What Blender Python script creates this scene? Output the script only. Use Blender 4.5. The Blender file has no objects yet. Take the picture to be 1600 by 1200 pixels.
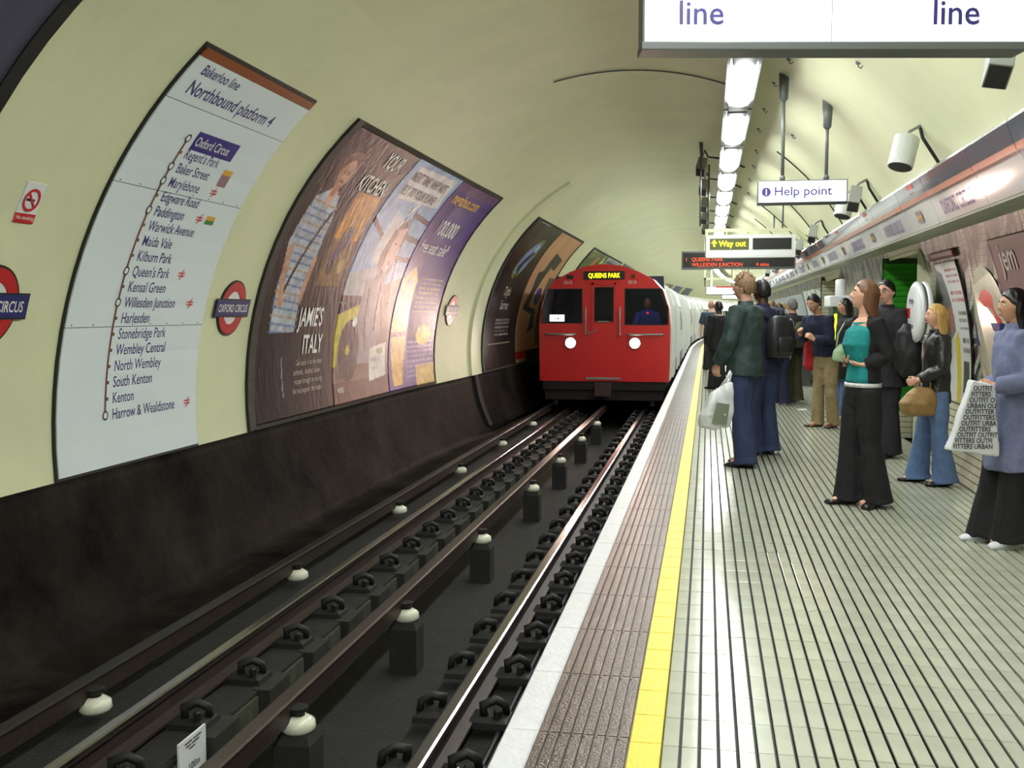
import bpy, bmesh, math, random
import numpy as np
from mathutils import Vector, Matrix
random.seed(7); np.random.seed(7)
PI = math.pi
scene = bpy.context.scene
COL = scene.collection

# ---------------- camera, world, exposure ----------------
FPX = 1620.0
cam_d = bpy.data.cameras.new('camera'); cam = bpy.data.objects.new('camera', cam_d); COL.objects.link(cam)
cam_d.sensor_fit = 'HORIZONTAL'; cam_d.sensor_width = 36.0; cam_d.lens = 36.0 * FPX / 1600.0
cam_d.clip_start = 0.05; cam_d.clip_end = 400
H = 1.48
cam.location = (0, 0, H)
PITCH = math.atan(113 / FPX); YAW = math.atan(305 / math.hypot(FPX, 113))
cam.rotation_euler = (PI / 2 - PITCH, 0, YAW)
scene.camera = cam
world = bpy.data.worlds.new('world'); scene.world = world; world.use_nodes = True
world.node_tree.nodes['Background'].inputs[0].default_value = (0.02, 0.02, 0.022, 1)
world.node_tree.nodes['Background'].inputs[1].default_value = 0.2
scene.view_settings.view_transform = 'Standard'; scene.view_settings.look = 'None'
scene.view_settings.gamma = 1.0; scene.view_settings.use_curve_mapping = False
scene.view_settings.exposure = 0.0
TUBE_POWER = 50.0       # emission of the fluorescent diffusers
HEAD_POWER = 115.0      # watts of each train headlight

ORD = 'first second third fourth fifth sixth seventh eighth ninth tenth eleventh twelfth thirteenth fourteenth fifteenth sixteenth seventeenth eighteenth nineteenth twentieth'.split()
def nth_label(base, n, far, most=20):
    """label of the n-th like thing counted from the camera (n < 0: out of the frame)"""
    return base + (', beside the camera' if n < 0 else (', %s from the camera' % ORD[n] if n < most else ', ' + far))
# ---------------- geometry of the place ----------------
CX0, CZ, R0 = -0.93, 0.90, 3.23
def dxl(Y): return float(np.interp(Y, [14, 19, 33, 50], [0, .3, .55, .6]))
def sec(Y):
    d = dxl(Y); return CX0 + d / 2, R0 - d / 2
BEND0, BENDR = 41.0, 300.0
def bend(p):
    x, y, z = p
    if y <= BEND0: return (x, y, z)
    a = (y - BEND0) / BENDR; r = BENDR - x
    return (BENDR - r * math.cos(a), BEND0 + r * math.sin(a), z)
def arc(Y, th, off=0.0):
    """point on the tunnel lining, th in degrees, off metres inwards"""
    cx, R = sec(Y); t = math.radians(th)
    return bend((cx + (R - off) * math.cos(t), Y, CZ + (R - off) * math.sin(t)))

def la(Y, th, off=0.0):
    """the same on the track wall, whose boards lean a little towards the camera at the foot"""
    return arc(Y - .36 * min(1.15, max(0, (th - 134.7) / 54.3)), th, off)

# ---------------- materials ----------------
def s2l(c):
    return tuple(((v / 12.92) if v <= .04045 else ((v + .055) / 1.055) ** 2.4) for v in c)
def rgb(r, g, b): return s2l((r / 255, g / 255, b / 255)) + (1,)
MATS = {}
def mat(name, col, rough=.5, metal=0, spec=.5, noise=0, nscale=8, bump=0, bscale=40, emit=0, ecol=None, stretch=None, coat=0):
    if name in MATS: return MATS[name]
    m = bpy.data.materials.new(name); m.use_nodes = True; nt = m.node_tree; b = nt.nodes['Principled BSDF']
    b.inputs['Base Color'].default_value = col; b.inputs['Roughness'].default_value = rough
    b.inputs['Metallic'].default_value = metal; b.inputs['Specular IOR Level'].default_value = spec
    if coat: b.inputs['Coat Weight'].default_value = coat; b.inputs['Coat Roughness'].default_value = .12
    if emit:
        b.inputs['Emission Color'].default_value = ecol or col; b.inputs['Emission Strength'].default_value = emit
    if noise or bump:
        tc = nt.nodes.new('ShaderNodeTexCoord'); mp = nt.nodes.new('ShaderNodeMapping')
        nt.links.new(tc.outputs['Object'], mp.inputs[0])
        if stretch: mp.inputs['Scale'].default_value = stretch
    if noise:
        n = nt.nodes.new('ShaderNodeTexNoise'); n.inputs['Scale'].default_value = nscale; n.inputs['Detail'].default_value = 6
        n.inputs['Roughness'].default_value = .65
        nt.links.new(mp.outputs[0], n.inputs['Vector'])
        mr = nt.nodes.new('ShaderNodeMapRange'); mr.inputs[1].default_value = .3; mr.inputs[2].default_value = .7
        mr.inputs[3].default_value = 1 - noise; mr.inputs[4].default_value = 1 + noise * .6
        nt.links.new(n.outputs[0], mr.inputs[0])
        mx = nt.nodes.new('ShaderNodeVectorMath'); mx.operation = 'SCALE'; mx.inputs[0].default_value = col[:3]
        nt.links.new(mr.outputs[0], mx.inputs['Scale']); nt.links.new(mx.outputs[0], b.inputs['Base Color'])
    if bump:
        n2 = nt.nodes.new('ShaderNodeTexNoise'); n2.inputs['Scale'].default_value = bscale; n2.inputs['Detail'].default_value = 4
        nt.links.new(mp.outputs[0], n2.inputs['Vector'])
        bp = nt.nodes.new('ShaderNodeBump'); bp.inputs['Strength'].default_value = bump; bp.inputs['Distance'].default_value = .02
        nt.links.new(n2.outputs[0], bp.inputs['Height']); nt.links.new(bp.outputs[0], b.inputs['Normal'])
    MATS[name] = m; return m
def mat_attr(name, rough=.35, coat=0, bump=0, bscale=30, spec=.5):
    """printed picture: base colour from the mesh's colour attribute"""
    if name in MATS: return MATS[name]
    m = mat(name, (1, 1, 1, 1), rough, bump=bump, bscale=bscale, coat=coat, spec=spec, stretch=(1, 1, .25))
    nt = m.node_tree; a = nt.nodes.new('ShaderNodeVertexColor'); a.layer_name = 'Col'
    nt.links.new(a.outputs[0], nt.nodes['Principled BSDF'].inputs['Base Color'])
    return m

# ---------------- mesh builder ----------------
class MB:
    def __init__(s): s.v = []; s.f = []; s.m = []; s.mi = 0; s.fn = None
    def P(s, p):
        s.v.append(tuple(s.fn(p)) if s.fn else tuple(p)); return len(s.v) - 1
    def F(s, *ids): s.f.append(tuple(ids)); s.m.append(s.mi)
    def add(s, verts, faces):
        b = len(s.v)
        for p in verts: s.P(p)
        for f in faces: s.F(*[i + b for i in f])
        return s
    def box(s, x0, x1, y0, y1, z0, z1, ny=1):
        if ny == 1:
            b = len(s.v)
            for z in (z0, z1):
                for (x, y) in ((x0, y0), (x1, y0), (x1, y1), (x0, y1)): s.P((x, y, z))
            for f in ((3, 2, 1, 0), (4, 5, 6, 7), (0, 1, 5, 4), (1, 2, 6, 5), (2, 3, 7, 6), (3, 0, 4, 7)): s.F(*[b + i for i in f])
        else: s.prism([(x0, z0), (x1, z0), (x1, z1), (x0, z1)], [y0 + (y1 - y0) * i / ny for i in range(ny + 1)])
        return s
    def prism(s, prof, ys, caps=True):
        """closed profile of (x, z) swept along y at the stations ys"""
        n = len(prof); rings = []
        for y in ys: rings.append([s.P((x, y, z)) for x, z in prof])
        for a, b in zip(rings, rings[1:]):
            for i in range(n): j = (i + 1) % n; s.F(a[i], a[j], b[j], b[i])
        if caps: s.F(*rings[0][::-1]); s.F(*rings[-1])
        return s
    def sheet(s, prof, ys):
        rings = [[s.P((x, y, z)) for x, z in prof] for y in ys]
        for a, b in zip(rings, rings[1:]):
            for i in range(len(prof) - 1): s.F(a[i], a[i + 1], b[i + 1], b[i])
        return s
    def loft(s, rings, caps=True, close=True):
        idx = [[s.P(p) for p in r] for r in rings]; n = len(idx[0])
        for a, b in zip(idx, idx[1:]):
            for i in range(n if close else n - 1): j = (i + 1) % n; s.F(a[i], a[j], b[j], b[i])
        if caps: s.F(*idx[0][::-1]); s.F(*idx[-1])
        return s
    def tube(s, pts, r, n=8, caps=True, flat=1.0, up=None):
        """swept tube, r a number or a list; flat squashes the second axis"""
        P = [Vector(p) for p in pts]; k = len(P); rr = r if isinstance(r, (list, tuple)) else [r] * k
        t0 = (P[1] - P[0]).normalized()
        u = Vector(up) if up else (Vector((0, 0, 1)) if abs(t0.z) < .9 else Vector((0, 1, 0)))
        a = (u - t0 * u.dot(t0)).normalized(); rings = []
        for i in range(k):
            t = (P[min(i + 1, k - 1)] - P[max(i - 1, 0)]).normalized()
            a = (a - t * a.dot(t)).normalized(); b = t.cross(a)
            q = rr[i]; ra, rb = q if isinstance(q, (tuple, list)) else (q, q * flat)
            rings.append([P[i] + a * (ra * math.cos(2 * PI * j / n)) + b * (rb * math.sin(2 * PI * j / n)) for j in range(n)])
        return s.loft(rings, caps)
    def lathe(s, prof, c=(0, 0, 0), n=16, ax='z'):
        rings = []
        for r, h in prof:
            ring = []
            for j in range(n):
                a = 2 * PI * j / n; u, w = r * math.cos(a), r * math.sin(a)
                p = (u, w, h) if ax == 'z' else ((u, h, w) if ax == 'y' else (h, u, w))
                ring.append((c[0] + p[0], c[1] + p[1], c[2] + p[2]))
            rings.append(ring)
        return s.loft(rings)
    def ball(s, c, r, nu=14, nv=9):
        rx, ry, rz = r if isinstance(r, (tuple, list)) else (r, r, r)
        rings = []
        for i in range(nv + 1):
            ph = PI * (i + .02) / (nv + .04); ph = PI * min(max(i / nv, .02), .98)
            rings.append([(c[0] + rx * math.sin(ph) * math.cos(2 * PI * j / nu), c[1] + ry * math.sin(ph) * math.sin(2 * PI * j / nu), c[2] + rz * math.cos(ph)) for j in range(nu)])
        return s.loft(rings)
    def mesh(s, name):
        me = bpy.data.meshes.new(name); me.from_pydata(s.v, [], s.f); return me

def tagp(o, label=None, cat=None, group=None, kind=None):
    if label: o['label'] = label
    if cat: o['category'] = cat
    if group: o['group'] = group
    if kind: o['kind'] = kind
    return o
def thing(name, label, cat, loc=(0, 0, 0), rz=0, group=None, kind=None):
    o = bpy.data.objects.new(name, None); COL.objects.link(o); o.location = loc; o.rotation_euler = (0, 0, rz)
    o.empty_display_size = .1
    return tagp(o, label, cat, group, kind)
def build(mb, name, mats, parent=None, smooth=False, label=None, cat=None, group=None, kind=None, local=False, bevel=0, fix=True):
    """link the builder's shapes as ONE mesh object. World coordinates unless local; origin moved to the base of the mesh"""
    if not isinstance(mats, (list, tuple)): mats = [mats]
    V = np.array(mb.v, float)
    if parent is not None:
        org = np.zeros(3)
        if not local:
            p = parent
            while p is not None: V = V - np.array(p.location); p = p.parent
    else:
        org = np.array([(V[:, 0].min() + V[:, 0].max()) / 2, (V[:, 1].min() + V[:, 1].max()) / 2, V[:, 2].min()]); V = V - org
    me = bpy.data.meshes.new(name); me.from_pydata([tuple(p) for p in V], [], mb.f)
    for m in mats: me.materials.append(m)
    if len(mats) > 1: me.polygons.foreach_set('material_index', mb.m)
    if smooth: me.polygons.foreach_set('use_smooth', [True] * len(me.polygons))
    if fix:
        bm = bmesh.new(); bm.from_mesh(me); bmesh.ops.recalc_face_normals(bm, faces=bm.faces); bm.to_mesh(me); bm.free()
    me.update()
    o = bpy.data.objects.new(name, me); COL.objects.link(o); o.parent = parent; o.location = org
    if bevel:
        md = o.modifiers.new('bevel', 'BEVEL'); md.width = bevel; md.segments = 2; md.limit_method = 'ANGLE'
    return tagp(o, label, cat, group, kind)
def struct(mb, name, mats, parent=None, **k): return build(mb, name, mats, parent, kind=None if parent else 'structure', **k)
def copy_tree(o, parent=None):
    c = o.copy(); COL.objects.link(c); c.parent = parent
    for ch in list(o.children): copy_tree(ch, c)
    return c
def put(o, loc, rz=None, label=None):
    o.location = loc
    if rz is not None: o.rotation_euler = (0, 0, rz)
    if label: o['label'] = label
    return o

# ---------------- flat print: lettering and shapes ----------------
_TC = {}
def text2d(s, size=1.0, align='LEFT', bold=0.0, squeeze=1.0):
    key = (s, align, bold)
    if key not in _TC:
        c = bpy.data.curves.new('t', 'FONT'); c.body = s; c.size = 1; c.align_x = align; c.offset = bold; c.resolution_u = 3
        o = bpy.data.objects.new('t', c); COL.objects.link(o)
        bpy.context.view_layer.update()
        me = bpy.data.meshes.new_from_object(o.evaluated_get(bpy.context.evaluated_depsgraph_get()))
        _TC[key] = ([(v.co.x, v.co.y) for v in me.vertices], [tuple(p.vertices) for p in me.polygons])
        bpy.data.objects.remove(o); bpy.data.curves.remove(c); bpy.data.meshes.remove(me)
    v, f = _TC[key]
    return [(x * size * squeeze, y * size) for x, y in v], f
def disc2d(cx, cy, r0, r1, n=32, sx=1, sy=1):
    v = []; f = []
    for i in range(n):
        a = 2 * PI * i / n
        v.append((cx + r1 * sx * math.cos(a), cy + r1 * sy * math.sin(a)))
    if r0 <= 0: f.append(tuple(range(n)))
    else:
        for i in range(n):
            a = 2 * PI * i / n; v.append((cx + r0 * sx * math.cos(a), cy + r0 * sy * math.sin(a)))
        for i in range(n): j = (i + 1) % n; f.append((i, j, n + j, n + i))
    return v, f
def rect2d(x0, x1, y0, y1, nx=1, ny=1):
    v = [(x0 + (x1 - x0) * i / nx, y0 + (y1 - y0) * j / ny) for j in range(ny + 1) for i in range(nx + 1)]
    f = [(j * (nx + 1) + i, j * (nx + 1) + i + 1, (j + 1) * (nx + 1) + i + 1, (j + 1) * (nx + 1) + i) for j in range(ny) for i in range(nx)]
    return v, f
def line2d(p, q, w):
    dx, dy = q[0] - p[0], q[1] - p[1]; L = math.hypot(dx, dy); nx, ny = -dy / L * w / 2, dx / L * w / 2
    n = max(1, int(L / .12)); v = []; f = []
    for i in range(n + 1):
        t = i / n; x, y = p[0] + dx * t, p[1] + dy * t; v += [(x + nx, y + ny), (x - nx, y - ny)]
    for i in range(n): f.append((2 * i, 2 * i + 1, 2 * i + 3, 2 * i + 2))
    return v, f
def flat(mb, vf, fn):
    """put 2-D shapes (v, f) on a surface through fn(a, b) -> world point"""
    v, f = vf; b = len(mb.v)
    for a, c in v: mb.v.append(tuple(fn(a, c)))
    for q in f: mb.F(*[i + b for i in q])
def on_wall(Y0, th0, off):
    """surface map of the left wall: a metres along the track, b metres up the lining from angle th0"""
    def fn(a, b):
        Y = Y0 + a; cx, R = sec(Y); return la(Y, th0 - math.degrees(b / R), off)
    return fn
def plane(o, ux, uy, off=0.0):
    o, ux, uy = Vector(o), Vector(ux), Vector(uy); n = ux.cross(uy).normalized()
    return lambda a, b: o + ux * a + uy * b + n * off
def solid_sheet(mb, nx, ny, fn_front, fn_back):
    """a curved slab: nx by ny cells between two surfaces given over (0..1, 0..1)"""
    b = len(mb.v)
    for fn in (fn_front, fn_back):
        for j in range(ny + 1):
            for i in range(nx + 1): mb.v.append(tuple(fn(i / nx, j / ny)))
    N = (nx + 1) * (ny + 1); q = lambda i, j, k: b + k * N + j * (nx + 1) + i
    for j in range(ny):
        for i in range(nx):
            mb.F(q(i, j, 0), q(i + 1, j, 0), q(i + 1, j + 1, 0), q(i, j + 1, 0)); mb.F(q(i, j, 1), q(i, j + 1, 1), q(i + 1, j + 1, 1), q(i + 1, j, 1))
    for i in range(nx):
        for j in (0, ny): mb.F(q(i, j, 0), q(i + 1, j, 0), q(i + 1, j, 1), q(i, j, 1))
    for j in range(ny):
        for i in (0, nx): mb.F(q(i, j, 0), q(i, j + 1, 0), q(i, j + 1, 1), q(i, j, 1))
def wall_slab(Y0, Y1, tt, tb, off0, off1, name, m, parent=None, nx=2, ny=14, **k):
    mb = MB()
    solid_sheet(mb, nx, ny, lambda u, v: la(Y0 + (Y1 - Y0) * u, tt + (tb - tt) * v, off1), lambda u, v: la(Y0 + (Y1 - Y0) * u, tt + (tb - tt) * v, off0))
    return build(mb, name, m, parent, **k)
# ---------------- materials of the place ----------------
M_CREAM = mat('cream_paint', rgb(221, 223, 184), .5, noise=.07, nscale=1.2, bump=.06, bscale=5)
M_CREAM2 = mat('cream_paint_trim', rgb(212, 214, 178), .45)
M_BANK = mat('sooty_trackside_wall', rgb(37, 32, 29), .6, noise=.95, nscale=1.6, bump=.3, bscale=10, spec=.03)
M_PIT = mat('sooty_concrete', rgb(34, 33, 30), .85, noise=.5, nscale=7, bump=.5, bscale=50)
M_GROUT = mat('dark_joint', rgb(62, 66, 62), .7)
M_WHITEP = mat('white_edge_paint', rgb(222, 222, 226), .5, noise=.10, nscale=14, bump=.3, bscale=60)
M_BROWN = mat('brown_ribbed_slab', rgb(88, 76, 68), .30, noise=.35, nscale=18, bump=.3, bscale=90)
M_YEL = mat('yellow_line_paint', rgb(240, 215, 30), .4, noise=.10, nscale=20, bump=.2, bscale=80)
M_TILE = mat('ivory_floor_tile', rgb(184, 186, 168), .17, noise=.10, nscale=5, bump=.05, bscale=12)
M_RAILTOP = mat('polished_rail_head', rgb(150, 145, 140), .25, metal=1)
M_RAIL = mat('rusty_rail', rgb(60, 48, 44), .5, metal=.3, noise=.3, nscale=25)
M_IRON = mat('black_cast_iron', rgb(24, 23, 22), .6, noise=.3, nscale=30)
M_BLACK = mat('black_plastic', rgb(22, 22, 22), .45)
M_DKGREY = mat('dark_grey_metal', rgb(92, 97, 97), .4)
M_GREY = mat('grey_metal', rgb(140, 144, 142), .4, metal=.3)
M_WHITE = mat('white_enamel', rgb(236, 238, 238), .25)
M_PORC = mat('glazed_porcelain', rgb(225, 225, 205), .15)

YS_ALL = [-12, -6, 0, 3, 6, 9, 12, 14, 16, 17, 18, 20, 22, 25, 28, 31, 35, 39, 41] + list(range(44, 132, 4))
def skin_arc(t0, t1, n, off=0.0, ys=None):
    mb = MB(); ys = ys or YS_ALL
    rings = [[mb.P(arc(Y, t0 + (t1 - t0) * i / n, off)) for i in range(n + 1)] for Y in ys]
    for a, b in zip(rings, rings[1:]):
        for i in range(n): mb.F(a[i], a[i + 1], b[i + 1], b[i])
    return mb
TH_R = 23.6            # where the cream vault meets the tiled platform wall
struct(skin_arc(TH_R, 120, 44), 'ceiling', M_CREAM, smooth=True, label='curved cream vault of the station tunnel', fix=False)
struct(skin_arc(120, 189.3, 36), 'wall_left', M_CREAM, smooth=True, label='cream curved wall across the track', fix=False)

# ---- dark trackside bank under the left wall, trench, benches
ZB, ZP = -0.60, -0.86      # bench level, trench floor
YS = YS_ALL
mb = MB()
def bankprof(Y):
    cx, R = sec(Y); pts = [(cx + (R) * math.cos(math.radians(189.3)), CZ + R * math.sin(math.radians(189.3)))]
    for i in range(13):
        t = 189.3 + (207.5 - 189.3) * i / 12
        pts.append((cx + (R - .012) * math.cos(math.radians(t)), CZ + (R - .012) * math.sin(math.radians(t))))
    pts.append((-3.62, ZB + .02)); pts.append((-3.4, ZB)); return pts
rings = [[mb.P(bend((x, Y, z))) for x, z in bankprof(Y)] for Y in YS]
for a, b in zip(rings, rings[1:]):
    for i in range(len(a) - 1): mb.F(a[i], a[i + 1], b[i + 1], b[i])
struct(mb, 'trim_trackside_wall', M_BANK, smooth=True, label='sooty dark lower wall beside the track', fix=False)
mb = MB(); mb.fn = bend
mb.sheet([(-3.42, ZB - .002), (-2.40, ZB), (-2.40, ZP), (-1.55, ZP), (-1.50, ZB - .06), (-.66, ZB - .02), (-.66, -.12)], YS)
struct(mb, 'floor_track_bed', M_PIT, label='dark concrete track bed with a central trench', fix=False)
mb = MB(); mb.fn = bend
mb.sheet([(-.68, -.12), (-.68, -.06)], YS)
mb.sheet([(-.67, -.13), (-.67, -ZB * -1)], YS)
struct(mb, 'trim_platform_edge', M_PIT, label='shadowed face below the platform edge', fix=False)

# end walls of the modelled stretch
for Y, nm in ((-12, 'wall_behind'), (128, 'wall_far')):
    mb = MB(); mb.F(*[mb.P(arc(Y, i * 10 - 20)) for i in range(24)]) ; struct(mb, nm, M_CREAM, fix=False)

# ---------------- platform ----------------
PX = [-.68, -.57, -.244, -.135, 2.26]
mb = MB(); mb.fn = bend
mb.sheet([(-.66, -.03), (3.2, -.03)], YS)
plat = struct(mb, 'floor_platform', M_GROUT, label='platform slab with dark tile joints')
plat['kind'] = 'structure'
def piece(nm, me, loc, rz=0, parent=None):
    o = bpy.data.objects.new(nm, me); COL.objects.link(o); o.parent = parent
    p = plat.location if parent is plat else Vector((0, 0, 0))
    o.location = Vector(loc) - Vector(p); o.rotation_euler = (0, 0, rz); return o
def place(x, Y, z=0):
    b = bend((x, Y, z)); return b, (-(Y - BEND0) / BENDR if Y > BEND0 else 0)
def slab_mesh(nm, w, l, h, m, bv=.004):
    mb = MB(); b = bv
    # chamfered block: bottom ring, shoulder ring, top ring
    def ring(x, y, z): return [(-x, -y, z), (x, -y, z), (x, y, z), (-x, y, z)]
    mb.loft([ring(w / 2, l / 2, -h), ring(w / 2, l / 2, -b), ring(w / 2 - b, l / 2 - b, 0)])
    me = mb.mesh(nm); me.materials.append(m); return me
J = .605
# white coping, brown ribbed slabs, yellow line
cop = slab_mesh('coping_slab', .118, J - .003, .12, M_WHITEP, .006)
rib = MB()
w8 = (.326) / 8
for k in range(8):
    x0 = -.163 + k * w8; p = [(x0 + .004, -.02), (x0 + w8 - .004, -.02), (x0 + w8 - .006, -.001), (x0 + .006, -.001)]
    rib.prism(p, [-J / 2 + .003, J / 2 - .003])
rib.box(-.163, .163, -J / 2 + .0025, J / 2 - .0025, -.03, -.012)
ribm = rib.mesh('ribbed_slab'); ribm.materials.append(M_BROWN)
yt = slab_mesh('yellow_tile', .1085, .2475, .03, M_YEL, .003)
y0 = 3.534 - J * 12
k = 0
while y0 + k * J < 100:
    Y = y0 + (k + .5) * J
    for nm, me, x in (('coping_slab', cop, -.628), ('ribbed_slab', ribm, -.407)):
        p, rz = place(x, Y); piece(nm, me, p, rz, plat)
    k += 1
k = 0
while 2.0 + k * .25 < 62:
    p, rz = place(-.1895, 2.0 + (k + .5) * .25); piece('yellow_tile', yt, p, rz, plat); k += 1
mb = MB(); mb.fn = bend; mb.box(-.243, -.136, 62.2, 110, -.03, 0, ny=14); struct(mb, 'yellow_line', M_YEL, plat)
mb = MB(); mb.fn = bend; mb.box(-.243, -.136, -11, 2.0, -.03, 0); struct(mb, 'yellow_line', M_YEL, plat)

# ivory floor tiles, long and narrow; the largest in view as single pieces, the rest as one
TP = .06374; TL = .25
tile = slab_mesh('floor_tile', TP - .0105, TL - .007, .012, M_TILE, .002)
def shows(x, y):
    d = (x * math.cos(YAW) + y * math.sin(YAW)); z = (-x * math.sin(YAW) + y * math.cos(YAW))
    if z < 1: return False
    u = 800 + FPX * d / z; vv = 600 + FPX * (H / z - math.tan(PITCH))
    return -30 < u < 1630 and vv < 1260
TY0 = 3.739 - TL * 80
sing = []; mbt = MB(); rows = int((100 - TY0) / TL)
cand = []
for r in range(rows):
    Y = TY0 + (r + .5) * TL
    for c in range(38):
        x = -.135 + (c + .5) * TP
        cand.append((Y, x, r, c))
vis = [q for q in cand if 3 < q[0] < 14 and shows(q[1], q[0])]
vis.sort(key=lambda q: q[0]); near = set((q[2], q[3]) for q in vis[:300])
rt = random.Random(3)
for (Y, x, r, c) in cand:
    if Y < -4: continue
    b, rz = place(x, Y)
    if (r, c) in near: piece('floor_tile', tile, (b[0], b[1], 0), 0, plat)
    else:
        w, l = (TP - .0105) / 2, (TL - .006) / 2
        if Y > 30: w = (TP - .012) / 2
        ids = [mbt.P(bend((x + sx, Y + sy, z))) for z, k in ((-.012, 1), (0, .94)) for sx, sy in ((-w * k, -l * (k if k == 1 else .99)), (w * k, -l * (k if k == 1 else .99)), (w * k, l * (k if k == 1 else .99)), (-w * k, l * (k if k == 1 else .99)))]
        mbt.F(*ids[4:])
        if Y < 25:
            for i in range(4): j = (i + 1) % 4; mbt.F(ids[i], ids[j], ids[4 + j], ids[4 + i])
t = build(mbt, 'floor_tile_field', M_TILE, plat, kind='stuff', fix=False)
# ---------------- platform-side wall ----------------
def mural():
    m = mat('mural_tile', rgb(176, 172, 160), .3); nt = m.node_tree; L = nt.links.new; N = nt.nodes.new; b = nt.nodes['Principled BSDF']
    tc = N('ShaderNodeTexCoord'); mp = N('ShaderNodeMapping'); mp.inputs['Scale'].default_value = (1, 1.9, 1.0); mp.inputs['Rotation'].default_value = (.5, 0, 0)
    L(tc.outputs['Object'], mp.inputs[0])
    def band(sc, lo, hi, dist, off):
        v = N('ShaderNodeTexVoronoi'); v.feature = 'F1'; v.distance = 'MANHATTAN'; v.inputs['Scale'].default_value = sc
        w = N('ShaderNodeTexWave'); w.wave_profile = 'TRI'; w.bands_direction = 'Z'; w.inputs['Scale'].default_value = sc * .5
        w.inputs['Distortion'].default_value = dist; w.inputs['Detail'].default_value = 1; w.inputs['Phase Offset'].default_value = off
        L(mp.outputs[0], w.inputs['Vector']); r = N('ShaderNodeMapRange'); r.inputs[1].default_value = lo; r.inputs[2].default_value = hi
        L(w.outputs[1], r.inputs[0]); return r.outputs[0]
    def mix(f, a, c):
        x = N('ShaderNodeMix'); x.data_type = 'RGBA'; L(f, x.inputs[0])
        for s, q in ((6, a), (7, c)):
            if isinstance(q, tuple): x.inputs[s].default_value = q
            else: L(q, x.inputs[s])
        return x.outputs[2]
    c1 = mix(band(2.2, .60, .63, 9, 0), rgb(158, 154, 140), rgb(48, 34, 28))
    c2 = mix(band(1.7, .74, .77, 12, 4), c1, rgb(26, 62, 42))
    c3 = mix(band(1.3, .84, .87, 7, 9), c2, rgb(196, 194, 182))
    # tile joints, fine
    sx = N('ShaderNodeSeparateXYZ'); L(tc.outputs['Object'], sx.inputs[0])
    mm = N('ShaderNodeMath'); mm.operation = 'FRACT'; m2 = N('ShaderNodeMath'); m2.operation = 'MULTIPLY'; m2.inputs[1].default_value = 20
    L(sx.outputs[2], m2.inputs[0]); L(m2.outputs[0], mm.inputs[0]); m3 = N('ShaderNodeMath'); m3.operation = 'GREATER_THAN'; m3.inputs[1].default_value = .9
    L(mm.outputs[0], m3.inputs[0]); fin = mix(m3.outputs[0], c3, rgb(90, 84, 76)); L(fin, b.inputs['Base Color'])
    return m
M_MURAL = mural()
M_WTILE = mat('cream_wall_tile', rgb(205, 200, 176), .14, noise=.12, nscale=4)
M_GREEN = mat('green_wall_tile', rgb(44, 140, 32), .22, noise=.08, nscale=6)
M_PGREY = mat('plain_grey_panel', rgb(150, 156, 160), .5)
OP = [(10.95, 12.75), (17.2, 19.4)]
def wallpiece(Ya, Yb, t0=-17.5, t1=TH_R):
    ys = [Ya] + [y for y in YS_ALL if Ya < y < Yb] + [Yb]
    return skin_arc(t1, t0, 16, 0, ys)
prev = -12
for (a, b) in OP + [(128, 0)]:
    struct(wallpiece(prev, a), 'wall_right', M_MURAL, smooth=True, fix=False, label='platform wall with a leaf mural of glazed tiles'); 
    if b: struct(skin_arc(TH_R, 21.2, 2, 0, [a, b]), 'trim_lintel', M_CREAM2, fix=False); prev = b
# tiled base courses: ivory glazed tiles in long rows
def wall_tiles():
    mb = MB(); singles = []
    cx, R = CX0, R0; dth = math.degrees(TP / R)
    n = 0
    w = thing('tiled_base', 'ivory glazed tile courses along the foot of the platform wall', 'tiling', (2.2, 8, 0)); w['kind'] = 'structure'; del w['category']
    courses = 13
    for r in range(courses):
        tb = -16.0 + r * dth; tt = tb + dth * .86
        Y = 2.0
        while Y < 60:
            Ye = Y + TL - .006
            if not any(Ye > a and Y < b for a, b in OP):
                pts = [arc(y, t, o) for o in (.0, .012) for (y, t) in ((Y, tb), (Ye, tb), (Ye, tt), (Y, tt))]
                if 7.2 < Y < 13 and n < 290:
                    m1 = MB()
                    for p in pts: m1.P(p)
                    for f in ((0, 1, 5, 4), (1, 2, 6, 5), (2, 3, 7, 6), (3, 0, 4, 7), (4, 5, 6, 7)): m1.F(*f)
                    build(m1, 'wall_tile', M_WTILE, w); n += 1
                else:
                    k = [mb.P(p) for p in pts]
                    for f in ((0, 1, 5, 4), (1, 2, 6, 5), (2, 3, 7, 6), (3, 0, 4, 7), (4, 5, 6, 7)): mb.F(*[k[i] for i in f])
            Y += TL
    build(mb, 'wall_tile_field', M_WTILE, w, kind='stuff')
    mb = MB(); ys = [-4, 10.95]; 
    for a, b in ((-4, 10.95), (12.75, 17.2), (19.4, 60)):
        yy = [a] + [y for y in YS_ALL if a < y < b] + [b]; rings = [[mb.P(arc(Y, -17.5 + 17.2 * i / 8, .004)) for i in range(9)] for Y in yy]
        for A, B in zip(rings, rings[1:]):
            for i in range(8): mb.F(A[i], A[i + 1], B[i + 1], B[i])
    build(mb, 'joint_bed', M_GROUT, w, fix=False)
wall_tiles()
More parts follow.
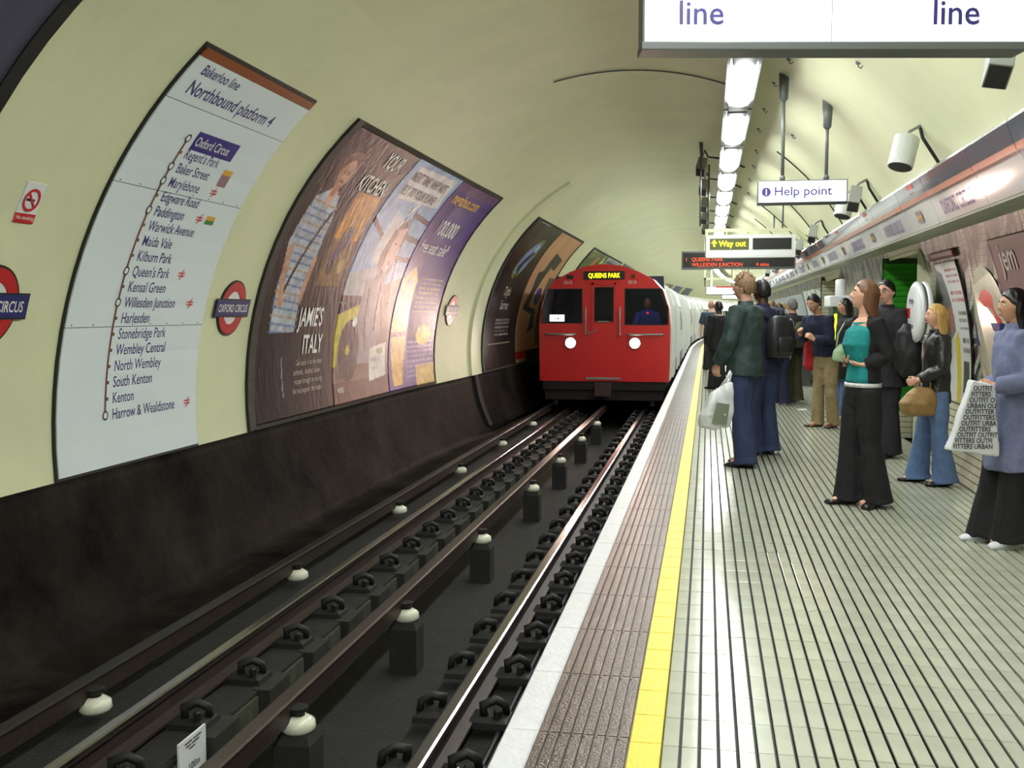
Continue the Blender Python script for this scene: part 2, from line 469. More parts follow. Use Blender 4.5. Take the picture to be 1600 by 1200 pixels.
# passage recesses: green-tiled far jamb, side walls, ceiling
for i, (a, b) in enumerate(OP):
    mb = MB(); zc = 2.10
    mb.add([(2.05, a, 0), (4.2, a, 0), (4.2, a, zc), (2.05, a, zc)], [(0, 1, 2, 3)])
    mb.add([(4.2, a, 0), (4.2, b, 0), (4.2, b, zc), (4.2, a, zc)], [(0, 1, 2, 3)])
    mb.add([(2.05, a, zc), (4.2, a, zc), (4.2, b, zc), (2.05, b, zc)], [(0, 1, 2, 3)])
    struct(mb, 'wall_passage', M_CREAM2, label='cream inner walls of the side passage', fix=False)
    # green glazed courses on the far jamb, drawn as joined real tiles over a dark bed
    mb = MB(); mb.add([(2.0, b, 0), (4.2, b, 0), (4.2, b, zc), (2.0, b, zc)], [(0, 1, 2, 3)])
    gw = struct(mb, 'wall_end_tiled', mat('green_joint', rgb(20, 60, 18), .6) if i == 0 else M_GROUT, label='bright green tiled end of the side passage' if i == 0 else 'cream tiled end of the farther passage', fix=False)
    mb = MB(); mc = MB(); rows = int(zc / .0637)
    for r in range(rows):
        z0 = r * .0637 + .004; z1 = z0 + .057; x = 2.02 if r % 1 == 0 else 2.1
        while x < 4.2:
            xe = min(x + .36, 4.2); tgt = mc if z0 < .26 or i else mb
            tgt.box(x, xe - .006, b - .008, b + .002, z0, z1); x += .36
    if mb.v: build(mb, 'green_tile_field', M_GREEN, gw, kind='stuff')
    build(mc, 'cream_tile_field', M_WTILE, gw, kind='stuff')
    mb = MB(); mb.tube([(2.42, b - .02, 0), (2.42, b - .02, 2.05)], .012, 8); build(mb, 'conduit', M_DKGREY, gw)

# ---------------- cable frieze along the platform wall ----------------
M_FGREY = mat('grey_frieze_enamel', rgb(104, 106, 114), .08, spec=.6)
M_FORG = mat('brown_stripe_enamel', rgb(168, 84, 34), .2)
M_FWHITE = mat('white_frieze_enamel', rgb(214, 212, 210), .08, spec=.6)
M_FUND = mat('light_grey_soffit', rgb(176, 180, 168), .4)
M_CHROME = mat('bright_trim', rgb(205, 208, 212), .18, metal=1)
M_INK = mat('dark_blue_lettering', rgb(52, 42, 120), .4)
M_SRED = mat('sign_red', rgb(200, 28, 34), .35)
seps = [4.83, 6.28, 7.25, 8.69, 9.79, 11.24, 12.25, 13.68, 14.70]
while seps[-1] < 100: seps.append(seps[-1] + (1.45 if len(seps) % 2 else 1.0))
seps = [1.38, 2.38, 3.83] + seps
FR = thing('cable_frieze', 'long overhead cable housing with grey, brown and white enamel panels', 'cable housing', (1.7, 8, 2.17))
FA = Vector((1.628, 0, 2.535)); FB = Vector((1.674, 0, 2.418)); FC = Vector((1.690, 0, 2.378)); FD = Vector((1.793, 0, 2.175))
def fpt(X, z, Y): return bend((X, Y, z))
for i, (a, b) in enumerate(zip(seps, seps[1:])):
    g = .006; ys = [a + g, b - g]
    def sl(p, q, m, nm, par, out=0.0):
        mb = MB(); mb.fn = bend
        d = (q - p); n = Vector((-(-d.z), 0, -d.x)).normalized(); n = Vector((d.z, 0, -d.x)).normalized()
        if n.x > 0: n = -n
        o = n * out; t = -n * .02
        mb.prism([((p + o).x, (p + o).z), ((q + o).x, (q + o).z), ((q + t).x, (q + t).z), ((p + t).x, (p + t).z)], ys)
        return build(mb, nm, m, par)
    pn = sl(FA, FD, M_FWHITE, 'enamel_panel', FR)
    if a < 62:
        sl(FA, FB, M_FGREY, 'grey_band', pn, .003); sl(FB, FC, M_FORG, 'brown_stripe', pn, .003)
    else: pass
    mb = MB(); mb.fn = bend; mb.prism([(1.628, 2.53), (1.632, 2.556), (1.66, 2.575), (1.80, 2.585), (1.80, 2.57), (1.66, 2.556)], ys); build(mb, 'top_trim', M_CHROME, FR, smooth=False)
    if a < 62:
        mb = MB(); mb.fn = bend; mb.prism([(1.793, 2.172), (1.80, 2.158), (2.10, 2.158), (2.10, 2.172)], ys); build(mb, 'soffit_panel', M_FUND, FR)
    # face lettering; u along -Y, v up the face
    U = Vector((0, -1, 0)); V = (FA - FD).normalized()
    if a > 4:
        wide = (b - a) > 1.2
        if wide and 5 < a < 40:
            base = FD + Vector((0, (a + b) / 2, 0)); mb = MB(); N = U.cross(V).normalized()
            if N.x > 0: N = -N
            fn = lambda p, q: bend(tuple(base + U * p + V * q + N * .006))
            flat(mb, text2d('OXFORD CIRCUS', .16, 'CENTER', .012, .74), lambda p, q: fn(p, q + .05)); build(mb, 'lettering', M_INK, pn, fix=False)
        elif not wide and a > 7 and a < 40:
            base = FD + Vector((0, (a + b) / 2, 0)); N = U.cross(V).normalized()
            if N.x > 0: N = -N
            fn = lambda p, q: bend(tuple(base + U * p + V * q + N * .006))
            fn2 = lambda p, q: bend(tuple(base + U * p + V * q + N * .009))
            mb = MB(); flat(mb, rect2d(-.13, .08, .06, .16), fn); build(mb, 'direction_plate', mat('brown_black_plate', rgb(42, 30, 10), .35), pn, fix=False)
            mb = MB(); flat(mb, text2d('Way out', .06, 'CENTER', .01, .85), lambda p, q: fn2(p - .01, q + .09))
            flat(mb, ([(-.12, .09), (-.09, .09), (-.105, .13)], [(0, 1, 2)]), fn2); build(mb, 'lettering', mat('amber_lettering', rgb(226, 180, 30), .4), pn, fix=False)
            mb = MB(); flat(mb, rect2d(-.02, .20, .28, .385), fn); build(mb, 'notice_sticker', M_WHITE, pn, fix=False)
            mb = MB(); flat(mb, rect2d(-.02, .20, .35, .386), fn2); flat(mb, text2d('No smoking', .033, 'CENTER', .005), lambda p, q: fn2(p + .09, q + .305)); build(mb, 'sticker_print', M_SRED, pn, fix=False)
mb = MB(); mb.fn = bend; mb.prism([(1.66, 2.52), (1.84, 2.545), (2.06, 2.20), (1.82, 2.20)], [-4, 0] + [y for y in YS_ALL if 0 < y < 100] + [100]); build(mb, 'housing_core', M_BLACK, FR)

# ---------------- fluorescent lights ----------------
M_TUBE = mat('lit_diffuser', (1, 1, 1, 1), .4, emit=TUBE_POWER, ecol=(.97, 1.0, .98, 1))
M_FIX = mat('light_grey_fitting', rgb(112, 114, 122), .35, metal=.2)
LX, LZ = .265, 3.44
def make_light():
    t = thing('fluorescent_light', 'x', 'light', (0, 0, 0), 0, 'line of ceiling lights over the platform')
    mb = MB()
    mb.prism([(-.075, .07), (-.135, .03), (-.135, -.002), (.135, -.002), (.135, .03), (.075, .07)], [-1.09, 1.09]); build(mb, 'tray', M_FIX, t, local=True)
    mb = MB(); n = 9; L = .79
    def ring(y, k): return [(.118 * k * math.cos(PI + PI * i / n), y, .018 + .085 * k * math.sin(PI + PI * i / n)) for i in range(n + 1)]
    mb.loft([ring(-L, .35), ring(-L + .03, .75), ring(-L + .10, .97), ring(-L + .16, 1), ring(L - .16, 1), ring(L - .1, .97), ring(L - .03, .75), ring(L, .35)], True)
    build(mb, 'diffuser', M_TUBE, t, smooth=True, local=True)
    for s in (-1, 1):
        mb = MB(); mb.prism([(-.10, .02), (.10, .02), (.09, -.03), (-.09, -.03)], [.81, 1.08] if s > 0 else [-1.08, -.81]); build(mb, 'end_cap', M_FIX, t, local=True)
        mb = MB(); mb.tube([(0, s * .7, .06), (0, s * .7, .52)], .012, 6); build(mb, 'hanger_rod', M_DKGREY, t, local=True)
    return t
lt0 = make_light(); used = False
k = -9; j = -4
while 9.32 + k * 2.25 < 112:
    Y = 9.32 + k * 2.25
    b, rz = place(LX, Y, LZ)
    o = lt0 if not used else copy_tree(lt0)
    used = True
    put(o, b, rz, nth_label('white fluorescent light in the ceiling row', j - 4, 'one of those merging far away', 14)); j += 1; k += 1

# ---------------- hanging signs ----------------
M_SIGNW = mat('backlit_sign_face', rgb(240, 244, 252), .3, emit=.62, ecol=rgb(236, 242, 255))
def sign_box(name, label, x0, x1, Y, z0, z1, d, face, rim=.012, frame=M_DKGREY, g=None):
    t = thing(name, label, 'sign', ((x0 + x1) / 2, Y, z0), 0, g)
    mb = MB(); mb.box(x0, x1, Y, Y + d, z0, z1); build(mb, 'casing', frame, t, bevel=.006)
    mb = MB(); mb.box(x0 + rim, x1 - rim, Y - .004, Y + .01, z0 + rim * 1.2, z1 - rim); build(mb, 'face', face, t)
    return t
def poles(t, xs, Y, z0, cap=True):
    for x in xs:
        th = math.degrees(math.acos((x - CX0) / R0)); zc = CZ + R0 * math.sin(math.radians(th))
        mb = MB(); mb.tube([(x, Y, z0), (x, Y, zc + .02)], .016, 8); build(mb, 'pole', M_DKGREY, t, smooth=True)
        if cap:
            mb = MB(); mb.lathe([(.018, zc - .24), (.038, zc - .215), (.045, zc - .10), (.05, zc + .08)], (x, Y, 0), 12); build(mb, 'ceiling_cup', M_DKGREY, t, smooth=True)
            mb = MB(); mb.lathe([(.024, z0 - .005), (.028, z0 + .03), (.02, z0 + .05)], (x, Y, 0), 10); build(mb, 'foot_collar', M_DKGREY, t, smooth=True)
fr = lambda x, Y, z: plane((x, Y, z), (1, 0, 0), (0, 0, 1))
def letter(t, parts, m, nm='lettering'):
    for vf, fn in parts:
        mb = MB(); flat(mb, vf, fn); o = build(mb, nm, m, t, fix=False)
    return o
# big sign close overhead, hung a little askew to the track
t = thing('line_direction_sign', 'large backlit white sign hanging closest overhead, reading line twice', 'sign', (-.286, 4.5, 2.60), YAW)
def lb(nm, m, *q, **k):
    mb = MB(); mb.box(*q); return build(mb, nm, m, t, local=True, **k)
lb('casing', M_DKGREY, 0, 1.63, .006, .13, 0, .52, bevel=.005); lb('face', M_SIGNW, .012, .80, 0, .012, .02, .51); lb('face', M_SIGNW, .803, 1.618, 0, .012, .02, .51)
lb('panel_joint', M_GREY, .80, .803, -.001, .01, .02, .51); lb('bottom_rail', M_DKGREY, -.003, 1.633, -.010, .14, -.016, .018, bevel=.004)
pl = plane((0, -.003, .091), (1, 0, 0), (0, 0, 1))
for u, sc in ((.150, 1.0), (1.222, 1.04)):
    mb = MB(); flat(mb, text2d('line', .142 * sc, 'LEFT', .008, .98), lambda a, b: pl(a + u, b)); build(mb, 'lettering', M_INK, t, local=True, fix=False)
for u in (.28, 1.25):
    mb = MB(); mb.tube([(u, .065, .50), (u, .065, 1.45)], .016, 8); build(mb, 'pole', M_DKGREY, t, local=True, smooth=True)
# help point sign
t = sign_box('help_point_sign', 'small white Help point sign hanging on two poles', .455, 1.275, 10.2, 2.50, 2.717, .10, M_SIGNW, .010)
letter(t, [(text2d('Help point', .118, 'LEFT', .006, 1.04), fr(.605, 10.193, 2.575)), (disc2d(.535, 2.61, 0, .042, 20), fr(0, 10.193, 0))], M_INK)
letter(t, [(text2d('i', .085, 'CENTER', .02), fr(.535, 10.189, 2.58))], M_WHITE, 'symbol')
mb = MB(); mb.box(.453, 1.277, 10.19, 10.305, 2.492, 2.508); build(mb, 'bottom_rail', M_BLACK, t)
poles(t, [.685, 1.085], 10.25, 2.717)
# way out sign + train indicator
t = sign_box('way_out_sign', 'white casing sign with lit yellow Way out arrow and a dark blank window', -.037, 1.406, 17.6, 2.370, 2.742, .18, M_WHITE, .02, M_WHITE)
mb = MB(); mb.box(.03, .66, 17.588, 17.6, 2.50, 2.685); build(mb, 'lit_window', mat('olive_lit_window', rgb(66, 72, 10), .3, emit=.35, ecol=rgb(90, 96, 12)), t)
mb = MB(); mb.box(.72, 1.34, 17.588, 17.6, 2.50, 2.685); build(mb, 'blank_window', M_BLACK, t)
MY = mat('lit_yellow_letters', rgb(255, 245, 40), .4, emit=2.2, ecol=rgb(255, 240, 20))
letter(t, [(text2d('Way out', .135, 'LEFT', .012, .9), fr(.175, 17.584, 2.555)), (([(0, .055), (.05, .115), (.10, .055), (.065, .055), (.065, 0), (.035, 0), (.035, .055)], [(0, 1, 2, 3, 6), (3, 4, 5, 6)]), fr(.05, 17.584, 2.55))], MY)
mb = MB()
mb.box(-.05, 1.42, 17.66, 17.72, 2.80, 2.85); mb.box(-.05, .0, 17.66, 17.72, 2.40, 2.80)
for x in (.3, .68, 1.06): mb.tube([(x, 17.69, 2.74), (x, 17.69, 2.81)], .02, 6)
mb.tube([(1.38, 17.69, 2.83), (1.63, 17.69, 2.63)], .035, 6); build(mb, 'support_frame', M_CREAM2, t)
poles(t, [.0, 1.2], 17.69, 2.85, False)
t = sign_box('train_indicator', 'black dot matrix train indicator showing QUEENS PARK in orange', -.488, 1.594, 19.9, 2.275, 2.61, .22, M_BLACK, .03)
MO = mat('orange_dots', rgb(230, 80, 30), .4, emit=.9, ecol=rgb(235, 80, 25))
letter(t, [(text2d('1', .10, 'LEFT', .004, .9), fr(-.42, 19.89, 2.425)), (text2d('QUEENS PARK', .10, 'LEFT', .004, .9), fr(-.30, 19.89, 2.425)), (text2d('WILLESDEN JUNCTION', .10, 'LEFT', .004, .9), fr(-.30, 19.89, 2.325)), (text2d('4 mins', .10, 'LEFT', .004, .9), fr(.88, 19.89, 2.325))], MO)
poles(t, [0, 1.2], 20.0, 2.61, False)
# further small signs
for i, (x0, x1, Y, z0, z1, lab) in enumerate(((-.05, 1.3, 32, 1.98, 2.24, 'white sign with a red top edge further down the platform'), (.5, 1.4, 38, 1.92, 2.1, 'small plain white sign farthest down the platform'))):
    t = sign_box('platform_sign', lab, x0, x1, Y, z0, z1, .15, M_SIGNW, .02)
    if i == 0:
        mb = MB(); mb.box(x0 + .3, x1, Y - .01, Y, z1 - .04, z1); build(mb, 'red_edge', M_SRED, t)
    poles(t, [x0 - .03 if i == 0 else x0 + .35, x1 - .1], Y + .07, z1, False)
for Y, x0, x1, z in ((29, -.1, .9, 2.35), (35, .1, 1.1, 2.2)):
    mb = MB(); mb.box(x0, x1, Y, Y + .06, z, z + .05); mb.box(x0, x0 + .06, Y, Y + .06, z, z + .5); mb.box(x1 - .06, x1, Y, Y + .06, z, z + .9)
    mb.box(x0, x0 + .05, Y, Y + .06, z + .5, z + 1.45); build(mb, 'sign_bracket', M_CREAM2, cat='bracket', label='cream steel sign bracket hanging from the vault, %s' % ('nearer of the two' if Y < 30 else 'farther of the two'))
# ---------------- track ----------------
YT = [-4, 3, 8, 14, 20, 30, 41] + list(range(47, 110, 6))
def rail(nm, X, zt, label, prof, mhead, mbody, head=.02, w=.035):
    t = thing(nm, label, 'rail', (X, 12, zt - .16))
    mb = MB(); mb.fn = bend; mb.prism([(X + a, zt + b) for a, b in prof], YT); build(mb, 'rail_web', mbody, t)
    mb = MB(); mb.fn = bend; mb.prism([(X - w, zt - head), (X + w, zt - head), (X + w, zt - .006), (X + w - .012, zt), (X - w + .012, zt), (X - w, zt - .006)], YT); build(mb, 'rail_head', mhead, t)
IP = [(-.07, -.15), (.07, -.15), (.07, -.135), (.012, -.12), (.012, -.05), (.034, -.035), (.034, -.018), (-.034, -.018), (-.034, -.035), (-.012, -.05), (-.012, -.12), (-.07, -.135)]
M_WORN = mat('worn_steel', rgb(92, 80, 74), .35, metal=.8, noise=.2, nscale=30)
rail('running_rail', -2.685, -.425, 'polished running rail on the wall side of the trench', IP, M_RAILTOP, M_RAIL)
rail('running_rail', -1.19, -.425, 'polished running rail nearest the platform edge', IP, M_RAILTOP, M_RAIL)
BP = [(-.045, -.10), (.045, -.10), (.045, -.015), (-.045, -.015)]
rail('conductor_rail', -1.965, -.365, 'rusty centre conductor rail carried on tall posts', BP, M_WORN, M_RAIL, .018, .045)
rail('conductor_rail', -3.09, -.385, 'dull outer conductor rail beside the sooty wall', BP, mat('dull_steel', rgb(50, 45, 42), .4, metal=.5), M_RAIL, .018, .045)
# chairs: iron base plate, raised jaw, bolt
def make_chair():
    t = thing('rail_chair', 'x', 'rail chair', (0, 0, 0))
    mb = MB(); mb.loft([[(-.11, -.09, 0), (.11, -.09, 0), (.11, .09, 0), (-.11, .09, 0)], [(-.105, -.085, .03), (.10, -.085, .03), (.10, .085, .03), (-.105, .085, .03)], [(-.04, -.05, .05), (.06, -.05, .05), (.06, .05, .05), (-.04, .05, .05)]]); build(mb, 'base_plate', M_IRON, t, local=True)
    mb = MB(); mb.tube([(-.02, -.035, .05), (-.03, -.03, .10), (.03, 0, .12), (.075, .02, .09), (.08, .03, .04)], [.022, .026, .024, .022, .02], 7); build(mb, 'spring_clip', M_IRON, t, local=True, smooth=True)
    mb = MB(); mb.lathe([(.02, .045), (.022, .085), (.012, .095)], (.05, -.05, 0), 6); build(mb, 'bolt', M_IRON, t, local=True)
    return t
ch = make_chair(); first = True
for X, ph, side, lab, g in ((-1.19, 4.99, .14, 'black iron rail chair beside the platform-side rail', 'rail chairs on the platform side of the near rail'),
                            (-1.19, 5.0, -.14, 'black iron rail chair on the trench side of the near rail', 'rail chairs on the trench side of the near rail'),
                            (-2.685, 5.36, .16, 'black iron rail chair along the top of the trench wall', 'rail chairs on the trench wall')):
    k = -3
    while ph + k * .645 < 21:
        Y = ph + k * .645
        o = ch if first else copy_tree(ch)
        first = False
        put(o, (X + side, Y, ZB + (.012 if X > -2 else .0)), PI if side < 0 else 0, nth_label(lab, k + (2 if X > -2 else 2), 'near the train')); o['group'] = g; k += 1
# insulators
def make_ins(h, post):
    t = thing('rail_insulator', 'x', 'insulator')
    mb = MB(); z = -.475 if post else -.50
    mb.lathe([(.07, h - .02), (.085, h), (.08, h + .035), (.05, h + .055), (.03, h + .06)], (0, 0, 0), 16); build(mb, 'porcelain_cap', M_PORC, t, local=True, smooth=True)
    mb = MB(); mb.lathe([(.032, h + .055), (.036, h + .075), (.05, h + .085), (.05, h + .1)], (0, 0, 0), 10); build(mb, 'rail_seat', M_IRON, t, local=True)
    if post:
        mb = MB(); w = .09; mb.loft([[(-w, -w, 0), (w, -w, 0), (w, w, 0), (-w, w, 0)], [(-w, -w, h - .06), (w, -w, h - .06), (w, w, h - .06), (-w, w, h - .06)], [(-.07, -.07, h - .015), (.07, -.07, h - .015), (.07, .07, h - .015), (-.07, .07, h - .015)]]); build(mb, 'concrete_post', mat('sooty_post', rgb(38, 36, 33), .8, noise=.4, nscale=20), t, local=True)
    return t
a = make_ins(-.505 - ZP + .0, True)
for i, Y in enumerate([2.6, 4.57, 6.39, 8.7, 11.35, 13.55, 15.9, 18.2]):
    o = a if i == 0 else copy_tree(a); put(o, (-1.90, Y, ZP), 0, nth_label('white porcelain insulator on a post under the centre rail', i - 1, '')); o['group'] = 'insulators of the centre rail'
a = make_ins(-.525 - ZB, False)
for i, Y in enumerate([2.1, 4.66, 7.31, 9.95, 12.6, 15.3, 18.1]):
    o = a if i == 0 else copy_tree(a); put(o, (-3.03, Y, ZB), 0, nth_label('white porcelain insulator under the outer rail by the wall', i - 1, '')); o['group'] = 'insulators of the outer rail'
# trench wall: sleeper ends and pale concrete infill between
tb = thing('trench_wall', 'ribbed concrete wall of the trench below the far running rail', 'trench wall', (-2.38, 10, ZP)); tb['kind'] = 'structure'; del tb['category']
M_SLP = mat('stained_sleeper_end', rgb(44, 44, 36), .8, noise=.5, nscale=22, stretch=(1, 1, .25))
M_INF = mat('pale_infill_concrete', rgb(72, 72, 58), .8, noise=.5, nscale=16, stretch=(1, 1, .2))
k = -4
while 5.36 + k * .645 < 21:
    Y = 5.36 + k * .645
    mb = MB(); mb.box(-2.44, -2.335, Y - .14, Y + .14, ZP + .02, ZB + .005); build(mb, 'sleeper_end', M_SLP, tb)
    mb = MB(); mb.box(-2.44, -2.385, Y + .17, Y + .475, ZP, ZB - .02); build(mb, 'infill_block', M_INF, tb); k += 1
mb = MB(); mb.box(-2.384, -2.374, 4.30, 4.56, -.80, -.52)
o = build(mb, 'distance_plate', M_WHITE, cat='plate', label='small white plate with lettering fixed to the trench wall')
p = plane((-2.372, 4.32, -.78), (0, 1, 0), (0, 0, 1)); mb = MB()
[flat(mb, rect2d(x0, x0 + w0, z0, z0 + .007), p) for x0, w0, z0 in ((.03, .07, .235), (.11, .08, .235), (.04, .05, .218), (.10, .07, .218), (.07, .06, .201), (.06, .05, .05), (.12, .04, .05))]; flat(mb, text2d('100m', .05), lambda a, b: p(a + .06, b + .10))
q = build(mb, 'lettering', M_BLACK, o, fix=False)
q.location = (0, 0, 0); 
# keep the child's mesh relative to the plate
mb = MB(); mb.add([(-1.06, 4.15, -.575), (-1.0, 4.2, -.55), (-1.04, 4.28, -.50), (-1.09, 4.2, -.52)], [(0, 1, 2, 3)]); mb.add([(-1.06, 4.15, -.577), (-1.0, 4.2, -.552), (-1.04, 4.28, -.502), (-1.09, 4.2, -.522)], [(3, 2, 1, 0)])
build(mb, 'paper_scrap', M_WHITE, cat='litter', label='white scrap of paper beside a rail chair')
for X, nm in ((-.99, 'thin cable lying along the foot of the platform wall'),):
    mb = MB(); mb.fn = bend; mb.tube([(X, y, ZB + .0) for y in YT], .012, 6); build(mb, 'track_cable', M_BLACK, cat='cable', label=nm)

# ---------------- train ----------------
TX, TY = -1.975, 20.2
M_TRED = mat('train_red_paint', rgb(204, 34, 38), .28, spec=.5, coat=.4)
M_TWHITE = mat('train_white_paint', rgb(206, 208, 205), .3)
M_TBLUE = mat('train_blue_skirt', rgb(28, 38, 120), .35)
M_TGREY = mat('train_grey_door', rgb(158, 160, 152), .35)
M_GLASS = mat('dark_window_glass', rgb(16, 20, 30), .06, spec=.8)
M_UNDER = mat('underframe_soot_slot_shade', rgb(26, 20, 18), .8)  # soot of the underframe, also the painted shade below the rib
PROF = [(0, 1.27, .12), (0, 1.28, .5), (0, 1.285, 1.2), (0, 1.25, 1.55), (0, 1.14, 1.90), (0, .96, 2.10), (0, .68, 2.25), (0, .38, 2.36), (0, 0, 2.41)]
half = [(w, z) for _, w, z in PROF]; full = half + [(-w, z) for w, z in half[-2::-1]]
train = thing('train', 'red and white tube train coming in along the platform, headlights on', 'train', (TX, TY, -.42))
def tb_(x, y, z): return bend((TX + x, y, z))
CL, CG = 15.9, .35
body0 = None
for c in range(5):
    ya = TY + .06 + c * (CL + CG); yb = ya + CL
    ys = [ya + (yb - ya) * i / 8 for i in range(9)]
    mb = MB(); mb.loft([[tb_(x, y, z) for x, z in full] for y in ys], caps=bool(c))
    body = build(mb, 'car_body', M_TWHITE, train, smooth=False)
    for (o0, w) in ((1.3, .75), (4.3, 1.4), (8.0, 0), (10.3, 1.4), (13.9, .75)):
        if w == 0: continue
        d0 = ya + o0; d1 = d0 + w
        def strip(dy0, dy1, out, z0, z1, nm, m, par):
            mb = MB(); pts = [(w_, z_) for w_, z_ in half if z0 <= z_ <= z1]
            def at(z): return float(np.interp(z, [q[1] for q in half], [q[0] for q in half]))
            zz = [z0] + [z for _, z in half if z0 < z < z1] + [z1]
            R = []
            for y in (dy0, dy1): R.append([tb_(at(z) + out, y, z) for z in zz] + [tb_(at(z) - .05, y, z) for z in zz[::-1]])
            mb.loft(R); return build(mb, nm, m, par)
        dd = strip(d0, d1, .012, .16, 2.2, 'car_door', M_TGREY, body)
        strip(d0 - .07, d0 - .01, .045, .14, 2.3, 'door_pillar', M_TWHITE, body); strip(d1 + .01, d1 + .07, .045, .14, 2.3, 'door_pillar', M_TWHITE, body)
        n = 2 if w > 1 else 1
        for i in range(n):
            q0 = d0 + .12 + i * .7; strip(q0, q0 + .45, .02, .95, 1.68, 'door_window', M_GLASS, body)
    for (w0, w1) in ((2.35, 4.1), (5.95, 7.8), (8.2, 10.1), (12.0, 13.7)):
        strip(ya + w0, ya + w1, .012, 1.0, 1.62, 'car_window', M_GLASS, body); strip(ya + w0, ya + w1, .012, .12, .42, 'blue_skirt', M_TBLUE, body)
    mb = MB(); mb.loft([[tb_(x, y, z) for x, z in ((-1.15, -.25), (1.15, -.25), (1.2, .12), (-1.2, .12))] for y in ys]); build(mb, 'underframe', M_UNDER, train)
    if c:
        mb = MB(); mb.loft([[tb_(x * .8, y, z * .9 + .05) for x, z in full] for y in (ya - CG, ya)]); build(mb, 'gangway', M_BLACK, train)
# cab front: a bevelled red shell with real window openings
YF = TY
def ring(k, y, dz=0): return [(TX + x * k, y, .12 + (z - .12) * (1 - (1 - k) * .8) + dz) for x, z in full]
OUT = full
# openings (x0, x1, z0, z1) cut into the flat face: build the face as strips between openings
def hw(z): return float(np.interp(z, [q[1] for q in half], [q[0] for q in half]))
RW = [(-1.225, -.42, 1.25, 1.93), (-.19, .19, 1.28, 1.96), (.40, 1.245, 1.22, 1.93)]
mbf = MB()
zs = sorted(set([.12, .3, .6, .9, 1.22, 1.25, 1.28, 1.4, 1.55, 1.7, 1.82, 1.93, 1.96, 2.02, 2.10, 2.18, 2.25, 2.3, 2.36, 2.40]))
for z0, z1 in zip(zs, zs[1:]):
    xs = sorted(set([-1.225, -.42, -.19, .19, .40, 1.245]))
    cuts = [-9] + xs + [9]; zm = (z0 + z1) / 2
    for x0, x1 in zip(cuts, cuts[1:]):
        if any(x0 >= a - 1e-6 and x1 <= b + 1e-6 and zm > c and zm < d for a, b, c, d in RW): continue
        q = []
        for (x, z) in ((x0, z0), (x1, z0), (x1, z1), (x0, z1)):
            h_ = hw(z) - .015; q.append((max(-h_, min(h_, x)), z))
        if abs(q[0][0] - q[1][0]) < 1e-4 and abs(q[2][0] - q[3][0]) < 1e-4: continue
        ids = [mbf.P((TX + x, YF, z)) for x, z in q]; mbf.F(*ids)
        for i in range(4):
            pass
r0 = [mbf.P((TX + x * (1 - .015 / 1.28), YF, z if z < 2.39 else 2.40)) for x, z in full]; r1 = [mbf.P((TX + x, YF + .05, z)) for x, z in full]; r2 = [mbf.P((TX + x, YF + .075, z)) for x, z in full]
for A, B in ((r0, r1), (r1, r2)):
    for i in range(len(full) - 1): mbf.F(A[i], A[i + 1], B[i + 1], B[i])
# reveals of the openings
for (a, b, c, d) in RW:
    for (p, q) in (((a, c), (b, c)), ((b, c), (b, d)), ((b, d), (a, d)), ((a, d), (a, c))):
        k_ = [mbf.P((TX + p[0], YF, p[1])), mbf.P((TX + q[0], YF, q[1])), mbf.P((TX + q[0], YF + .06, q[1])), mbf.P((TX + p[0], YF + .06, p[1]))]; mbf.F(*k_)
shell = build(mbf, 'cab_front', M_TRED, train, fix=False)
M_PANE = mat('cab_glass', rgb(10, 13, 22), .05, spec=.6); M_PANE.node_tree.nodes['Principled BSDF'].inputs['Alpha'].default_value = .35
for i, (a, b, c, d) in enumerate(RW):
    mb = MB()
    def cl(x, z): h_ = hw(z) - .03; return max(-h_, min(h_, x))
    zz = [c, c + (d - c) * .35, c + (d - c) * .65, d]
    L_ = [(cl(a, z), z) for z in zz]; R_ = [(cl(b, z), z) for z in zz]
    loop = L_ + R_[::-1]
    mb.loft([[(TX + x, YF + .02, z) for x, z in loop], [(TX + x, YF + .032, z) for x, z in loop]]); build(mb, 'windscreen' if i != 1 else 'door_window', M_PANE, train)
    mb = MB(); n = len(loop); cxm = sum(p[0] for p in loop) / n; czm = (c + d) / 2
    inn = [(x - math.copysign(.018, x - cxm), z - math.copysign(.018, z - czm)) for x, z in loop]
    A = [mb.P((TX + x, YF - .006, z)) for x, z in loop]; B = [mb.P((TX + x, YF - .006, z)) for x, z in inn]; C_ = [mb.P((TX + x, YF + .02, z)) for x, z in inn]
    for k_ in range(n): j = (k_ + 1) % n; mb.F(A[k_], A[j], B[j], B[k_]); mb.F(B[k_], B[j], C_[j], C_[k_])
    build(mb, 'window_seal', M_BLACK, train, fix=False)
# cab interior
M_CAB = mat('cab_interior_grey', rgb(20, 24, 44), .6)
mb = MB(); mb.add([(TX - 1.2, YF + 1.1, .6), (TX + 1.2, YF + 1.1, .6), (TX + 1.1, YF + 1.1, 2.2), (TX - 1.1, YF + 1.1, 2.2)], [(0, 1, 2, 3)])
mb.box(TX - 1.15, TX - .25, YF + .1, YF + .45, .8, 1.22); mb.box(TX + .3, TX + 1.15, YF + .1, YF + .40, .8, 1.2); build(mb, 'cab_interior', M_CAB, train)
mb = MB(); mb.tube([(TX + .80, YF + .75, 1.0), (TX + .80, YF + .72, 1.25), (TX + .80, YF + .70, 1.45), (TX + .80, YF + .70, 1.53)], [(.12, .18), (.14, .22), (.13, .2), (.05, .07)], 12); mb.tube([(TX + .62, YF + .68, 1.44), (TX + .55, YF + .5, 1.22), (TX + .6, YF + .28, 1.24)], [.06, .05, .04], 8); mb.tube([(TX + .98, YF + .68, 1.44), (TX + 1.05, YF + .5, 1.22), (TX + .98, YF + .28, 1.24)], [.06, .05, .04], 8)
